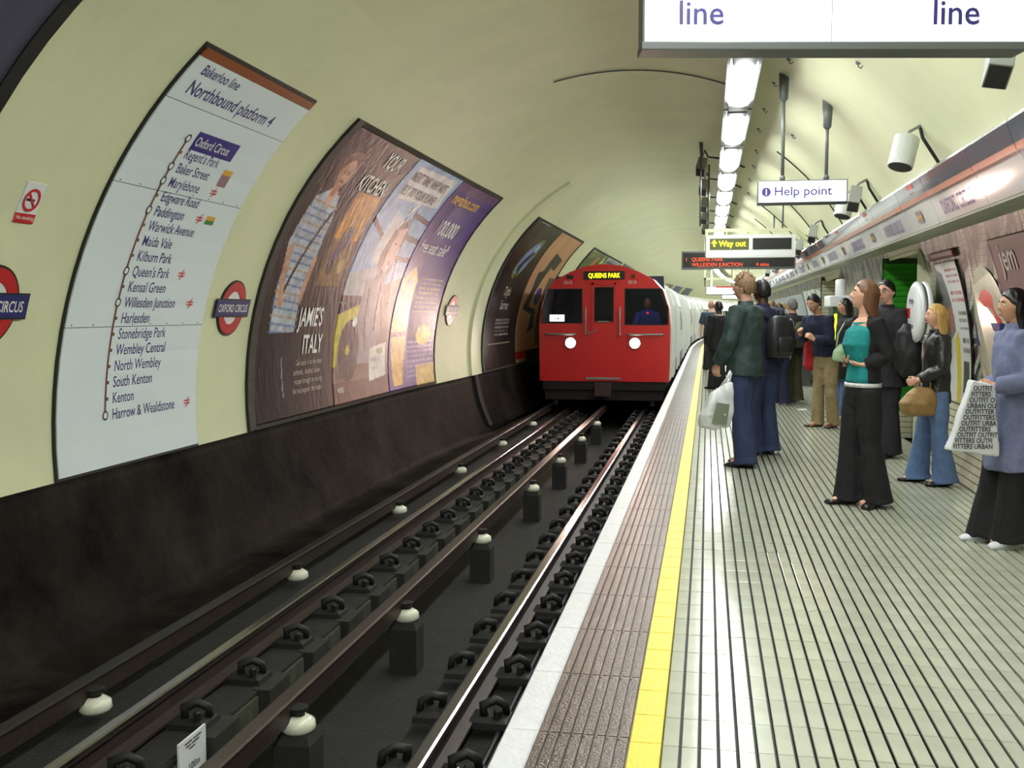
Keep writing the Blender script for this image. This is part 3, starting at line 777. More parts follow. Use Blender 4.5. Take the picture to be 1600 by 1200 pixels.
drv = build(mb, 'driver_torso', mat('driver_blue_shirt', rgb(76, 84, 190), .7), None, smooth=True, cat='person', label='train driver in a blue shirt seated behind the cab windscreen'); drv.name = 'person'
mb = MB(); mb.ball((TX + .80, YF + .69, 1.64), (.075, .09, .11)); h_ = build(mb, 'head', mat('skin_mid', rgb(178, 120, 92), .5), None, smooth=True)
h_.parent = drv; h_.location = h_.location - drv.location
mb = MB(); mb.box(TX + .82, TX + .86, YF + .06, YF + .08, 1.44, 1.47); build(mb, 'warning_lamp', mat('red_lamp', rgb(255, 40, 20), .4, emit=3), train)
def fbox(x0, x1, z0, z1, d, nm, m, par=train, dy=0, bv=0):
    mb = MB(); mb.box(TX + x0, TX + x1, YF - d, YF + .01 + dy, z0, z1); return build(mb, nm, m, par, bevel=bv)
fbox(-.40, .40, 2.10, 2.265, .012, 'destination_box', M_BLACK)
tf = lambda x, z, d=.016: plane((TX + x, YF - d, z), (1, 0, 0), (0, 0, 1))
letter(train, [(text2d('QUEENS PARK', .125, 'CENTER', .016, .76), tf(0, 2.138))], MY, 'destination_lettering')
letter(train, [(text2d('3515', .085, 'LEFT', .01), tf(.46, 2.02, .004)), (text2d('3515', .085, 'RIGHT', .01), tf(-.62, 2.02, .004))], M_TWHITE, 'car_number')
fbox(-.74, -.60, 2.12, 2.19, .01, 'vent_grille', M_BLACK)
mb = MB(); mb.lathe([(.045, YF - .012), (.04, YF + .01)], (TX + .56, 0, 2.16), 14, 'y'); build(mb, 'round_emblem', mat('amber_dull', rgb(90, 50, 20), .3), train)  # round brown emblem, unlit
fbox(-.235, -.195, 1.0, 2.04, .02, 'door_frame', M_TRED); fbox(.195, .235, 1.0, 2.04, .02, 'door_frame', M_TRED); fbox(-.235, .235, 2.0, 2.04, .02, 'door_frame', M_TRED)
fbox(-.005 - .34, .005 + .33, .16, .20, .03, 'step_plate', M_GREY)
for x, z0, z1 in ((-.35, 1.02, 1.56), (.315, 1.0, 1.56)):
    mb = MB(); mb.tube([(TX + x, YF, z0), (TX + x, YF - .06, z0 + .03), (TX + x, YF - .06, z1 - .03), (TX + x, YF, z1)], .016, 8); build(mb, 'grab_rail', M_GREY, train, smooth=True)
for x0, x1 in ((-1.15, -.55), (.46, 1.16)):
    mb = MB(); mb.tube([(TX + x0, YF, 1.04), (TX + x0 + .03, YF - .05, 1.04), (TX + x1 - .03, YF - .05, 1.04), (TX + x1, YF, 1.04)], .018, 8); build(mb, 'lamp_bar', M_GREY, train, smooth=True)
mb = MB(); mb.tube([(TX - .30, YF - .03, 1.05), (TX - .12, YF - .04, 1.13)], .012, 6); build(mb, 'door_handle', M_GREY, train)
mb = MB(); mb.box(TX - .12, TX + .1, YF - .03, YF, 1.28, 1.30); build(mb, 'route_strip', M_GREY, train)
fbox(-1.07, -.78, 1.29, 1.42, -.03, 'set_number_panel', mat('lit_white_panel', rgb(240, 245, 255), .4, emit=3), dy=.04)
letter(train, [(text2d('204', .085, 'LEFT', .01), tf(-1.01, 1.315, -.028))], M_BLACK, 'set_number')
M_LAMP = mat('headlight_glass', (1, 1, 1, 1), .3, emit=60, ecol=(1, .93, .86, 1))
for x in (-.65, .605):
    mb = MB(); mb.lathe([(.10, YF + .01), (.12, YF - .02), (.105, YF - .035), (.10, YF - .02)], (TX + x, 0, .87), 20, 'y'); build(mb, 'headlight_rim', M_GREY, train, smooth=True)
    mb = MB(); mb.lathe([(.10, YF - .012), (.085, YF - .030), (.04, YF - .04), (.005, YF - .042)], (TX + x, 0, .87), 20, 'y'); build(mb, 'headlight', M_LAMP, train, smooth=True)
    ld = bpy.data.lights.new('headlight_beam', 'SPOT'); ld.energy = HEAD_POWER; ld.color = (1, .66, .54); ld.spot_size = math.radians(64); ld.spot_blend = 1; ld.shadow_soft_size = .09
    lo = bpy.data.objects.new('headlight_beam', ld); COL.objects.link(lo); lo.parent = train
    lo.location = Vector((TX + x, YF - .08, .87)) - train.location; lo.rotation_euler = (PI / 2 - math.radians(4), 0, PI)
ld = bpy.data.lights.new('cab_fill_light', 'POINT'); ld.energy = 2.2; ld.color = (.55, .62, 1); ld.shadow_soft_size = .06  # bluish fill light added so the driver shows in the dark cab
lo = bpy.data.objects.new('cab_fill_light', ld); COL.objects.link(lo); lo.parent = train; lo.location = Vector((TX + .75, YF + .35, 2.0)) - train.location
mb = MB(); mb.ball((TX + .75, YF + .35, 2.09), .03, 8, 6); build(mb, 'cab_fill_housing', M_DKGREY, train)  # housing invented to go with the added fill light
# buffer, coupler, life guards
mb = MB(); mb.box(TX - 1.2, TX + 1.2, YF + .02, YF + .3, -.05, .13); build(mb, 'headstock', M_UNDER, train)
mb = MB(); mb.tube([(TX, YF + .3, -.02), (TX, YF - .12, -.02)], .09, 10); mb.box(TX - .16, TX + .16, YF - .16, YF - .08, -.16, .10); build(mb, 'coupler', mat('coupler_iron', rgb(60, 40, 36), .6), train)
for x in (-.95, .95):
    mb = MB(); mb.box(TX + x - .04, TX + x + .04, YF + .1, YF + .16, -.36, 0); build(mb, 'life_guard', M_UNDER, train)
mb = MB()
for x in (-.75, .75):
    mb.lathe([(.3, -.06), (.33, -.05), (.33, .06), (.3, .07)], (TX + x, YF + 1.1, -.09), 20, 'x')
build(mb, 'wheelset', M_UNDER, train)
# ---------------- printed pictures ----------------
class Pic:
    """a small paint box: the colours of a flat print on a grid, u across 0..1, v down 0..1"""
    def __init__(s, w, h, c):
        s.w, s.h = w, h; s.a = np.zeros((h, w, 3)); s.a[:] = c
        s.v, s.u = np.mgrid[0:h, 0:w]; s.u = s.u / (w - 1); s.v = s.v / (h - 1); s.asp = 1.0
    def put(s, m, c, k=1.0): s.a[m] = s.a[m] * (1 - k) + np.array(c) * k; return s
    def rect(s, x0, y0, x1, y1, c, k=1): return s.put((s.u >= x0) & (s.u <= x1) & (s.v >= y0) & (s.v <= y1), c, k)
    def ell(s, x, y, rx, ry, c, k=1, rot=0):
        du, dv = s.u - x, s.v - y; ca, sa = math.cos(rot), math.sin(rot)
        a, b = du * ca + dv * sa, -du * sa + dv * ca; return s.put((a / rx) ** 2 + (b / ry) ** 2 <= 1, c, k)
    def poly(s, pts, c, k=1):
        m = np.zeros(s.u.shape, bool); n = len(pts)
        for i in range(n):
            x0, y0 = pts[i]; x1, y1 = pts[(i + 1) % n]
            cond = ((y0 > s.v) != (y1 > s.v)) & (s.u < (x1 - x0) * (s.v - y0) / ((y1 - y0) or 1e-9) + x0); m ^= cond
        return s.put(m, c, k)
    def line(s, x0, y0, x1, y1, w, c, k=1):
        dx, dy = x1 - x0, y1 - y0; L = dx * dx + dy * dy or 1e-9
        t = np.clip(((s.u - x0) * dx + (s.v - y0) * dy) / L, 0, 1)
        return s.put((s.u - x0 - t * dx) ** 2 + (s.v - y0 - t * dy) ** 2 <= w * w, c, k)
    def cloud(s, amp, fx, fy, seed=1):
        r = np.random.RandomState(seed); n = np.zeros(s.u.shape)
        for o in range(3):
            gx, gy = int(fx * 2 ** o) + 2, int(fy * 2 ** o) + 2; g = r.rand(gy, gx) - .5
            X = s.u * (gx - 1.001); Y = s.v * (gy - 1.001); i = X.astype(int); j = Y.astype(int); p = X - i; q = Y - j
            n += (g[j, i] * (1 - p) * (1 - q) + g[j, i + 1] * p * (1 - q) + g[j + 1, i] * (1 - p) * q + g[j + 1, i + 1] * p * q) / 2 ** o
        s.a *= (1 + amp * n)[..., None]; return s
    def script(s, x0, y0, x1, y1, rows, c, seed=1):
        """rows of small unreadable print"""
        r = random.Random(seed); h = (y1 - y0) / rows
        for i in range(rows):
            x = x0
            while x < x1 - .01:
                w = r.uniform(.02, .07); s.rect(x, y0 + i * h + h * .3, min(x + w, x1), y0 + i * h + h * .75, c, .8); x += w + .015
        return s
def pic_mesh(pic, fn, name, m, parent=None, back=.012, **k):
    """fn(u, v, off) -> point; the picture on the front of a thin sheet"""
    mb = MB(); W, Hh = pic.w, pic.h
    for j in range(Hh):
        for i in range(W): mb.v.append(tuple(fn(i / (W - 1), j / (Hh - 1), back)))
    for j in range(Hh - 1):
        for i in range(W - 1): a = j * W + i; mb.F(a, a + W, a + W + 1, a + 1)
    nb = len(mb.v); edge = [i for i in range(W)] + [j * W + W - 1 for j in range(1, Hh)] + [(Hh - 1) * W + i for i in range(W - 2, -1, -1)] + [j * W for j in range(Hh - 2, 0, -1)]
    for e in edge: mb.v.append(tuple(fn((e % W) / (W - 1), (e // W) / (Hh - 1), 0)))
    for q in range(len(edge)): r = (q + 1) % len(edge); mb.F(edge[q], edge[r], nb + r, nb + q)
    o = build(mb, name, m, parent, fix=False, **k)
    col = o.data.color_attributes.new('Col', 'FLOAT_COLOR', 'POINT')
    A = np.clip(pic.a.reshape(-1, 3) / 255, 0, 1); A = np.where(A <= .04045, A / 12.92, ((A + .055) / 1.055) ** 2.4)
    full_ = np.ones((len(mb.v), 4)); full_[:len(A), :3] = A; full_[len(A):, :3] = .03
    col.data.foreach_set('color', full_.ravel()); return o
M_PAPER = mat_attr('poster_paper', .27, 0, bump=.18, bscale=14, spec=.12)
M_PAPER2 = mat_attr('board_print', .32, spec=.3)
T_TOP, T_BOT = 134.3, 188.6
def left_poster(Y0, Y1, pic, label, tt=T_TOP, tb=T_BOT, name='advertising_poster', m=None, group=None):
    t = thing(name, label, 'poster', la((Y0 + Y1) / 2, tb, .03), 0, group)
    pic_mesh(pic, lambda u, v, o: la(Y0 + (Y1 - Y0) * u, tt + (tb - tt) * v, .012 + o), 'printed_sheet', m or M_PAPER, t, smooth=True); return t
def put_text(t, Y, th, items, m, off=.028, nm='lettering', skew=0):
    """items: (string, size, da, db, squeeze, bold, align) on the curved wall; origin at Y, th"""
    fn = on_wall(Y, th, off)
    for it in items:
        mb = MB()
        s_, sz, da, db = it[:4]; sq = it[4] if len(it) > 4 else 1; bo = it[5] if len(it) > 5 else .008; al = it[6] if len(it) > 6 else 'LEFT'
        flat(mb, text2d(s_, sz, al, bo, sq), lambda a, b: fn(a + da, b + db)); o = build(mb, nm, m, t, fix=False)
    return o
M_PRW = mat('white_print', rgb(236, 236, 232), .4)
M_PRK = mat('black_print', rgb(24, 22, 22), .4)
M_PRG = mat('grey_print', rgb(170, 160, 150), .4)
M_PRY = mat('golden_print', rgb(226, 170, 30), .4)
M_FRAMEB = mat('black_frame_paint', rgb(20, 22, 18), .5)
M_SOOT = mat('sooty_frame_top', rgb(60, 50, 40), .8, noise=.5, nscale=20)
def frame(Y0, Y1, tt=T_TOP, tb=T_BOT, w=.10, wr=.03, label='', par=None):
    dt = math.degrees(.05 / R0); t = thing('poster_frame', label, 'frame', la((Y0 + Y1) / 2, tb, .03))
    wall_slab(Y0 - w, Y0, tt - dt, tb + .6, 0, .03, 'side_bar', M_FRAMEB, t, 1, 14); wall_slab(Y1, Y1 + wr, tt - dt, tb + .6, 0, .03, 'side_bar', M_FRAMEB, t, 1, 14)
    wall_slab(Y0, Y1, tt - dt, tt, 0, .03, 'top_bar', M_SOOT, t, 4, 1); wall_slab(Y0, Y1, tb, tb + .7, 0, .028, 'bottom_bar', M_SOOT, t, 4, 1); return t

# --- line map panel
mp = thing('line_map_panel', 'tall white line map board headed Bakerloo line Northbound platform 4', 'map', la(7.27, 188.9, .03))
M_MAPW = mat('white_map_enamel', rgb(226, 236, 240), .3)
MY0, MY1, MT0, MT1 = 6.34, 8.20, 134.7, 189.0
cuts = [134.7 + 1.2, 142.0, 153.5, 171.5, 189.0]
wall_slab(MY0 - .02, MY1 + .02, MT0 - .5, MT1 + .3, 0, .016, 'backing_frame', M_FRAMEB, mp, 2, 16)
wall_slab(MY0, MY1, MT0, cuts[0], .016, .026, 'brown_band', mat('brown_line_band', rgb(138, 70, 16), .35), mp, 2, 2)
for a, b in zip(cuts, cuts[1:]): wall_slab(MY0, MY1, a + .05, b - .05, .016, .026, 'enamel_board', M_MAPW, mp, 3, max(3, int((b - a) / 3)))
for th in (153.2, 171.2):
    for i in range(8):
        p = la(MY0 + .06 + i * .245, th, .026); mb = MB(); mb.ball(p, .006, 6, 4); build(mb, 'screw', M_DKGREY, mp)
put_text(mp, MY0, 137.4, [('Bakerloo line', .115, .14, -.03, .88), ('Northbound platform 4', .155, .14, -.19, .90)], M_INK)
M_LBR = mat('brown_route_line', rgb(120, 74, 60), .4)
stations = ["Oxford Circus", "Regent's Park", "Baker Street", "Marylebone", "Edgware Road", "Paddington", "Warwick Avenue", "Maida Vale", "Kilburn Park", "Queen's Park", "Kensal Green", "Willesden Junction", "Harlesden", "Stonebridge Park", "Wembley Central", "North Wembley", "South Kenton", "Kenton", "Harrow & Wealdstone"]
ST0, ST1 = 146.0, 182.6; SA = .545
fn = on_wall(MY0, 134.7, .029); sarc = lambda th: -math.radians(th - 134.7) * R0
sp = [(sarc(ST0 + (ST1 - ST0) * i / 18)) for i in range(19)]
mb = MB(); flat(mb, line2d((SA, sp[0]), (SA, sp[-1]), .022), fn); build(mb, 'route_line', M_LBR, mp, fix=False)
ring_i = {0, 2, 3, 5, 9, 11, 18}
for i, (nm, b) in enumerate(zip(stations, sp)):
    if i in ring_i:
        mb = MB(); flat(mb, disc2d(SA, b, .022, .034, 20), on_wall(MY0, 134.7, .031)); build(mb, 'interchange_ring', M_PRK, mp, fix=False)
        mb = MB(); flat(mb, disc2d(SA, b, 0, .022, 16), on_wall(MY0, 134.7, .0312)); build(mb, 'ring_centre', M_PRW, mp, fix=False)
    else:
        mb = MB(); flat(mb, rect2d(SA, SA + .035, b - .012, b + .012), fn); build(mb, 'station_tick', M_LBR, mp, fix=False)
    if i == 0:
        mb = MB(); flat(mb, rect2d(SA + .09, SA + .74, b - .075, b + .075, 3, 2), fn); build(mb, 'blue_name_plate', mat('blue_plate', rgb(36, 30, 130), .35), mp, fix=False)
        mb = MB(); flat(mb, text2d(nm, .108, 'LEFT', .008, .80), lambda a, c: on_wall(MY0, 134.7, .032)(a + SA + .115, c + b - .036)); build(mb, 'lettering', M_PRW, mp, fix=False)
    else:
        mb = MB(); flat(mb, text2d(nm, .112, 'LEFT', .004, .84), lambda a, c: fn(a + SA + .085, c + b - .036)); build(mb, 'lettering', M_INK, mp, fix=False)
def rail_sym(a, b, s=.05):
    mb = MB()
    for dy in (.22, -.22): flat(mb, rect2d(a - s, a + s, b + dy * s - s * .1, b + dy * s + s * .1), fn)
    flat(mb, line2d((a + s * .55, b + s * .8), (a - s * .1, b + s * .22), s * .2), fn); flat(mb, line2d((a - s * .1, b + s * .22), (a + s * .45, b - s * .22), s * .2), fn); flat(mb, line2d((a + s * .45, b - s * .22), (a - s * .5, b - s * .8), s * .2), fn)
    build(mb, 'rail_symbol', M_SRED, mp, fix=False)
for i, a in ((3, SA + .76), (5, SA + .74), (9, SA + .78), (11, SA + 1.03), (18, SA + 1.16)): rail_sym(a, sp[i])
mb = MB(); flat(mb, rect2d(SA + .74, SA + .88, sp[2] - .06, sp[2] + .04), fn); build(mb, 'route_patch', mat('mauve_patch', rgb(150, 110, 120), .4), mp, fix=False)
mb = MB(); flat(mb, rect2d(SA + .74, SA + .88, sp[2] + .04, sp[2] + .085), fn); flat(mb, rect2d(SA + .84, SA + .98, sp[5], sp[5] + .035), fn); build(mb, 'route_patch', M_PRY, mp, fix=False)
mb = MB(); flat(mb, rect2d(SA + .84, SA + .98, sp[5] - .035, sp[5]), fn); build(mb, 'route_patch', mat('green_patch', rgb(40, 130, 40), .4), mp, fix=False)

# --- roundels on the wall
M_RRED = mat('roundel_red', rgb(190, 22, 30), .35); M_RBLUE = mat('roundel_blue', rgb(30, 34, 104), .35); M_RWHITE = mat('roundel_white', rgb(224, 226, 226), .3)
def roundel(Yc, sc, label, th=169.0):
    t = thing('station_roundel', label, 'sign', la(Yc, th + 4.5, .02), 0, 'station name roundels on the track wall')
    def ringslab(r0, r1, o0, o1, nm, m):
        mb = MB(); n = 36; f0 = on_wall(Yc, th, o0); f1 = on_wall(Yc, th, o1); A = []
        for i in range(n):
            c, s = math.cos(2 * PI * i / n), math.sin(2 * PI * i / n)
            A.append([mb.P(f0(r1 * c, r1 * s)), mb.P(f1(r1 * c, r1 * s)), mb.P(f1(r0 * c, r0 * s)), mb.P(f0(r0 * c, r0 * s))])
        for i in range(n):
            a, b = A[i], A[(i + 1) % n]
            for k in range(4): mb.F(a[k], b[k], b[(k + 1) % 4], a[(k + 1) % 4])
        return build(mb, nm, m, t)
    ringslab(.236 * sc, .250 * sc, 0, .018, 'black_rim', M_FRAMEB); ringslab(.150 * sc, .236 * sc, 0, .020, 'red_ring', M_RRED)
    mb = MB(); f = on_wall(Yc, th, .014); n = 30
    mb.F(*[mb.P(f(.15 * sc * math.cos(2 * PI * i / n), .15 * sc * math.sin(2 * PI * i / n))) for i in range(n)]); build(mb, 'white_centre', M_RWHITE, t, fix=False)
    w, h = .325 * sc, .070 * sc
    def bar(w, h, o0, o1, nm, m):
        mb = MB(); f0 = on_wall(Yc, th, o0); f1 = on_wall(Yc, th, o1)
        solid_sheet(mb, 6, 2, lambda u, v: f1(-w + 2 * w * u, -h + 2 * h * v), lambda u, v: f0(-w + 2 * w * u, -h + 2 * h * v)); build(mb, nm, m, t)
    bar(w + .012 * sc, h + .012 * sc, .018, .024, 'black_bar_rim', M_FRAMEB); bar(w, h, .02, .028, 'blue_bar', M_RBLUE)
    put_text(t, Yc, th, [('OXFORD CIRCUS', .098 * sc, 0, -.035 * sc, .74, .012, 'CENTER')], M_PRW, .030)
for Yc, lab in ((5.59, 'red and blue station roundel at the near left, cut by the frame edge'), (8.71, 'red and blue station roundel between the line map and the kitchen poster'),
                (16.2, 'red station roundel between the purple poster and the curved wall rib'), (25.05, 'small red station roundel just beside the train front')):
    roundel(Yc, .98, lab)

# --- no smoking sign
t = thing('no_smoking_sign', 'small white and red No smoking plate on the near cream wall', 'sign', la(5.67, 160, .01))
wall_slab(5.58, 5.76, 155.6, 160.0, .0, .008, 'plate', M_RWHITE, t, 1, 3)
f = on_wall(5.67, 157.5, .010); f2 = on_wall(5.67, 157.5, .012)
mb = MB(); flat(mb, disc2d(0, 0, .055, .072, 28), f2); flat(mb, line2d((-.045, .045), (.045, -.045), .015), f2); build(mb, 'prohibition_ring', M_SRED, t, fix=False)
mb = MB(); flat(mb, rect2d(-.045, .03, -.008, .008), f); build(mb, 'cigarette', M_PRK, t, fix=False)
wall_slab(5.58, 5.76, 159.0, 160.05, .0, .010, 'red_band', M_SRED, t, 1, 1)
put_text(t, 5.67, 159.75, [('No smoking', .034, 0, .006, .95, .008, 'CENTER')], M_PRW, .012)

# --- black-framed grey poster at the near edge of the frame
frame(2.9, 4.96, w=.03, wr=.11, label='black frame of the grey poster nearest the camera')
p = Pic(20, 40, (84, 82, 100)).cloud(.12, 4, 8, 5); left_poster(2.9, 4.96, p, 'plain grey violet poster at the near top left corner')

# --- three tall posters (kitchen, cartoon, purple sale)
frame(9.32, 15.52, w=.14, wr=.04, label='long black frame around the three tall posters nearest the camera')
A = 9.32; W_ = 2.05
p = Pic(110, 230, (40, 24, 21)).cloud(.7, 14, 3, 2)
for i in range(9): p.rect(i * .12, 0, i * .12 + .006, 1, (36, 24, 22), .7)
p.rect(0, .60, 1, 1, (26, 20, 20), .85)
# chef-like man in a striped shirt, generic
p.poly([(.10, .26), (.22, .225), (.36, .24), (.44, .32), (.46, .50), (.42, .545), (.42, .72), (.13, .72), (.10, .50), (.06, .42)], (176, 184, 196))
for i in range(18): p.line(.10, .27 + i * .026, .43, .285 + i * .026, .0035, (96, 118, 168) if i % 3 else (170, 140, 110), .8)
p.line(.40, .30, .18, .60, .012, (26, 22, 26)); p.poly([(.20, .22), (.27, .30), (.33, .225)], (206, 160, 136))
p.ell(.25, .135, .105, .055, (92, 70, 50)); [p.ell(.25 + .095 * math.cos(a_), .125 + .042 * math.sin(a_), .022, .014, (104 + 20 * (q_ % 2), 82, 58)) for q_, a_ in enumerate(np.linspace(0, 6.1, 14))]; p.ell(.262, .165, .073, .056, (204, 152, 126)); p.ell(.225, .172, .03, .045, (176, 124, 100), .6); p.rect(.225, .205, .30, .245, (184, 130, 106)); p.line(.262, .15, .268, .178, .006, (176, 120, 96))
for x in (.235, .29): p.ell(x, .158, .009, .004, (50, 34, 30))
p.ell(.268, .19, .02, .005, (150, 80, 76)); p.ell(.272, .172, .008, .007, (214, 160, 132))
p.line(.11, .45, .17, .60, .028, (196, 146, 120)); p.ell(.18, .615, .04, .02, (200, 150, 124)); p.line(.45, .48, .42, .60, .024, (196, 146, 120))
p.rect(.12, .72, .45, .97, (24, 22, 30)); p.line(.30, .80, .33, .93, .004, (170, 170, 180))
p.rect(.55, .20, .94, .56, (30, 22, 18)); p.rect(.57, .205, .92, .555, (206, 140, 44)); p.rect(.57, .38, .92, .555, (120, 88, 40)); p.cloud(.12, 20, 20, 7)
p.ell(.74, .38, .07, .05, (90, 62, 46)); p.line(.66, .47, .80, .36, .03, (70, 60, 90)); p.ell(.68, .49, .045, .03, (40, 34, 34)); p.ell(.84, .48, .045, .03, (180, 156, 60)); p.ell(.76, .31, .03, .016, (190, 140, 110))
p.cloud(.25, 30, 50, 77)
t = left_poster(A, A + W_, p, 'tall dark brown cookery poster with a man in a striped shirt')
put_text(t, A, T_TOP, [('YOUR', .27, 1.20, -.28, .74, .02), ('KITCHEN', .27, .98, -.60, .74, .02), ("JAMIE'S", .28, .94, -2.14, .76, .02), ('ITALY', .28, 1.12, -2.43, .76, .02)], M_PRW)
put_text(t, A, T_TOP, [('Get stuck in to the most', .085, .98, -2.55, .86), ('authentic, simplest Italian', .085, .92, -2.645, .86), ('recipes brought to you by', .085, .94, -2.74, .86), ('the real experts: the locals', .085, .90, -2.835, .86)], M_PRG)
A += W_ + .02
p = Pic(110, 230, (140, 178, 218)).cloud(.1, 4, 6, 3)
p.poly([(0, .60), (1, .50), (1, 1), (0, 1)], (120, 92, 78)); p.rect(0, .60, .5, .66, (40, 40, 70)); p.poly([(0, .5), (.45, .46), (.45, .6), (0, .62)], (176, 178, 186))
for a in ((.0, .28, .55, .40), (.5, .20, .62, .60), (.62, .22, 1, .24), (.66, .32, 1, .33), (.68, .42, 1, .42), (.0, .60, .45, .60), (.62, .2, .85, .62)): p.line(*a, .012, (58, 40, 40))
p.poly([(.30, .22), (.52, .26), (.40, .46), (.28, .44)], (200, 204, 210))
p.poly([(.45, .30), (.60, .24), (.70, .34), (.66, .50), (.48, .52), (.40, .42)], (96, 62, 48)); p.poly([(.52, .30), (.66, .28), (.69, .42), (.62, .49), (.52, .47)], (216, 166, 146))
p.ell(.62, .44, .03, .012, (190, 60, 60)); p.ell(.585, .36, .012, .006, (40, 30, 30)); p.poly([(.36, .52), (.64, .50), (.78, .72), (.70, .86), (.40, .86), (.30, .66)], (150, 138, 146)); p.line(.42, .56, .52, .80, .012, (60, 44, 48)); p.line(.62, .54, .66, .72, .012, (60, 44, 48))
p.poly([(.0, .66), (.34, .62), (.30, .70), (.10, .72), (.04, .86), (0, .86)], (200, 186, 34)); p.ell(.24, .80, .17, .12, (58, 46, 44)); p.ell(.30, .69, .04, .02, (230, 230, 230)); p.ell(.22, .80, .03, .02, (200, 170, 40))
p.rect(0, .92, 1, 1, (96, 60, 48)); p.poly([(.62, .80), (.94, .78), (.94, .92), (.62, .935)], (216, 218, 214)); p.ell(.82, .815, .07, .015, (130, 150, 70))
p.poly([(.10, .03), (.92, .015), (.94, .165), (.62, .17), (.50, .24), (.55, .172), (.12, .18)], (222, 222, 222))
p.cloud(.16, 26, 44, 78)
t = left_poster(A, A + W_, p, 'tall comic-strip poster with a white speech bubble about flying')
put_text(t, A, T_TOP, [('NEXT TIME, WHY NOT', .18, .22, -.28, .80, .014), ('FLY TO YOUR PLANE?', .18, .24, -.48, .80, .014)], M_PRK)
put_text(t, A, T_TOP, [('london city', .085, 1.32, -2.62, .9), ('airport', .07, 1.40, -2.72, .9)], M_PRG); put_text(t, A, T_TOP, [("WE'RE", .085, .12, -2.93, .9)], M_PRW)
A += W_ + .02
p = Pic(90, 230, (70, 44, 128)).cloud(.15, 5, 8, 9)
p.rect(0, .0, 1, .05, (96, 60, 110)); p.poly([(.04, .50), (.22, .44), (.36, .50), (.36, .80), (.30, .98), (.10, .98), (.02, .70)], (226, 176, 74)); p.ell(.20, .60, .12, .10, (206, 130, 110)); p.script(.44, .48, .9, .66, 8, (212, 190, 150), 4)
p.rect(0, .74, 1, .76, (60, 40, 90)); p.script(.42, .78, .95, .96, 8, (200, 190, 220), 8); p.ell(.74, .76, .16, .05, (226, 196, 60)); p.rect(.6, .90, 1, 1, (212, 176, 90))
p.cloud(.25, 26, 44, 79)
t = left_poster(A, A + W_, p, 'tall purple coach fare poster advertising 100,000 free seats')
put_text(t, A, T_TOP, [('megabus.com', .25, .20, -.34, .94, .02)], M_PRY); put_text(t, A, T_TOP, [('100,000', .34, .45, -.84, .82, .016), ('free seat sale*', .27, .20, -1.13, .82, .010)], M_PRW)

# --- ring joint of the tunnel
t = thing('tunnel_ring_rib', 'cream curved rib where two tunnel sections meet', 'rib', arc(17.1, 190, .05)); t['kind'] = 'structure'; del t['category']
wall_slab(17.45, 17.80, 118, 189.3, 0, .045, 'rib_band', M_CREAM2, t, 1, 30)
wall_slab(17.55, 17.75, 189.3, 206, .0, .06, 'slot_shade_strip', M_UNDER, t, 1, 8)  # raised strip whose dark colour stands for the shade inside a gap
# --- pair beyond the rib
frame(18.3, 23.9, w=.08, wr=.10, label='black frame of the two posters beyond the ring joint')
p = Pic(70, 150, (52, 42, 40)).cloud(.4, 6, 5, 11)
p.ell(.52, .26, .26, .11, (110, 116, 60), rot=-.5); p.ell(.52, .26, .21, .09, (120, 140, 205), rot=-.5); p.line(.40, .34, .66, .20, .03, (40, 46, 40)); p.line(.36, .48, .5, .30, .02, (70, 66, 56)); p.ell(.64, .18, .04, .03, (170, 186, 200))
p.script(.26, .68, .7, .80, 5, (150, 150, 150), 2); p.rect(.1, .84, .8, .85, (150, 140, 130))
t = left_poster(18.32, 20.9, p, 'dark poster with a pale blue flame-like burst beyond the ring joint'); put_text(t, 18.32, T_TOP, [('Digital', .25, .75, -1.55, .8, .012), ('Summer', .25, .75, -1.82, .8, .012)], M_PRG)
p = Pic(70, 150, (202, 152, 116)).cloud(.08, 3, 3, 12); p.rect(.0, .92, 1, .975, (196, 36, 30), 1); p.rect(.35, .92, 1, 1, (44, 30, 34))
p.poly([(.42, .16), (.82, .20), (.74, .30), (.56, .28), (.30, .60), (.62, .62), (.64, .76), (.40, .80), (.48, .66), (.10, .62), (.34, .34)], (52, 50, 58)); p.poly([(.2, .34), (.44, .30), (.40, .42), (.24, .50)], (58, 56, 62)); p.ell(.55, .52, .12, .07, (66, 62, 140)); p.rect(.72, .36, 1, .90, (36, 34, 38), .6)
left_poster(20.94, 23.88, p, 'tan poster with dark block figures and a red corner label')
frame(26.1, 33.2, w=.06, wr=.06, label='black frame of the posters half hidden behind the train roof')
p = Pic(60, 120, (96, 112, 50)).cloud(.7, 5, 9, 14); p.poly([(.2, .5), (.5, .04), (.62, .06), (.4, .5)], (196, 116, 60)); p.poly([(.55, .4), (.85, .03), (.95, .08), (.8, .4)], (206, 196, 96))
left_poster(26.12, 29.6, p, 'green and orange picture poster above the train roof')
p = Pic(40, 80, (150, 156, 158)).cloud(.3, 5, 9, 15); p.rect(.1, .05, .9, .07, (60, 60, 60)); left_poster(29.65, 33.15, p, 'grey picture poster above the train roof beside the green one')
cols = [(96, 92, 84), (84, 96, 150), (150, 148, 140), (120, 80, 70), (70, 90, 170), (110, 110, 116)]
Y = 34.2; i = 0; far = ['blue grey', 'slate blue', 'pale grey', 'reddish brown', 'bright blue', 'mid grey']
nth = ['first', 'second', 'third', 'fourth', 'fifth', 'sixth', 'seventh', 'eighth', 'ninth', 'tenth', 'eleventh', 'twelfth', 'thirteenth', 'fourteenth', 'fifteenth', 'sixteenth']
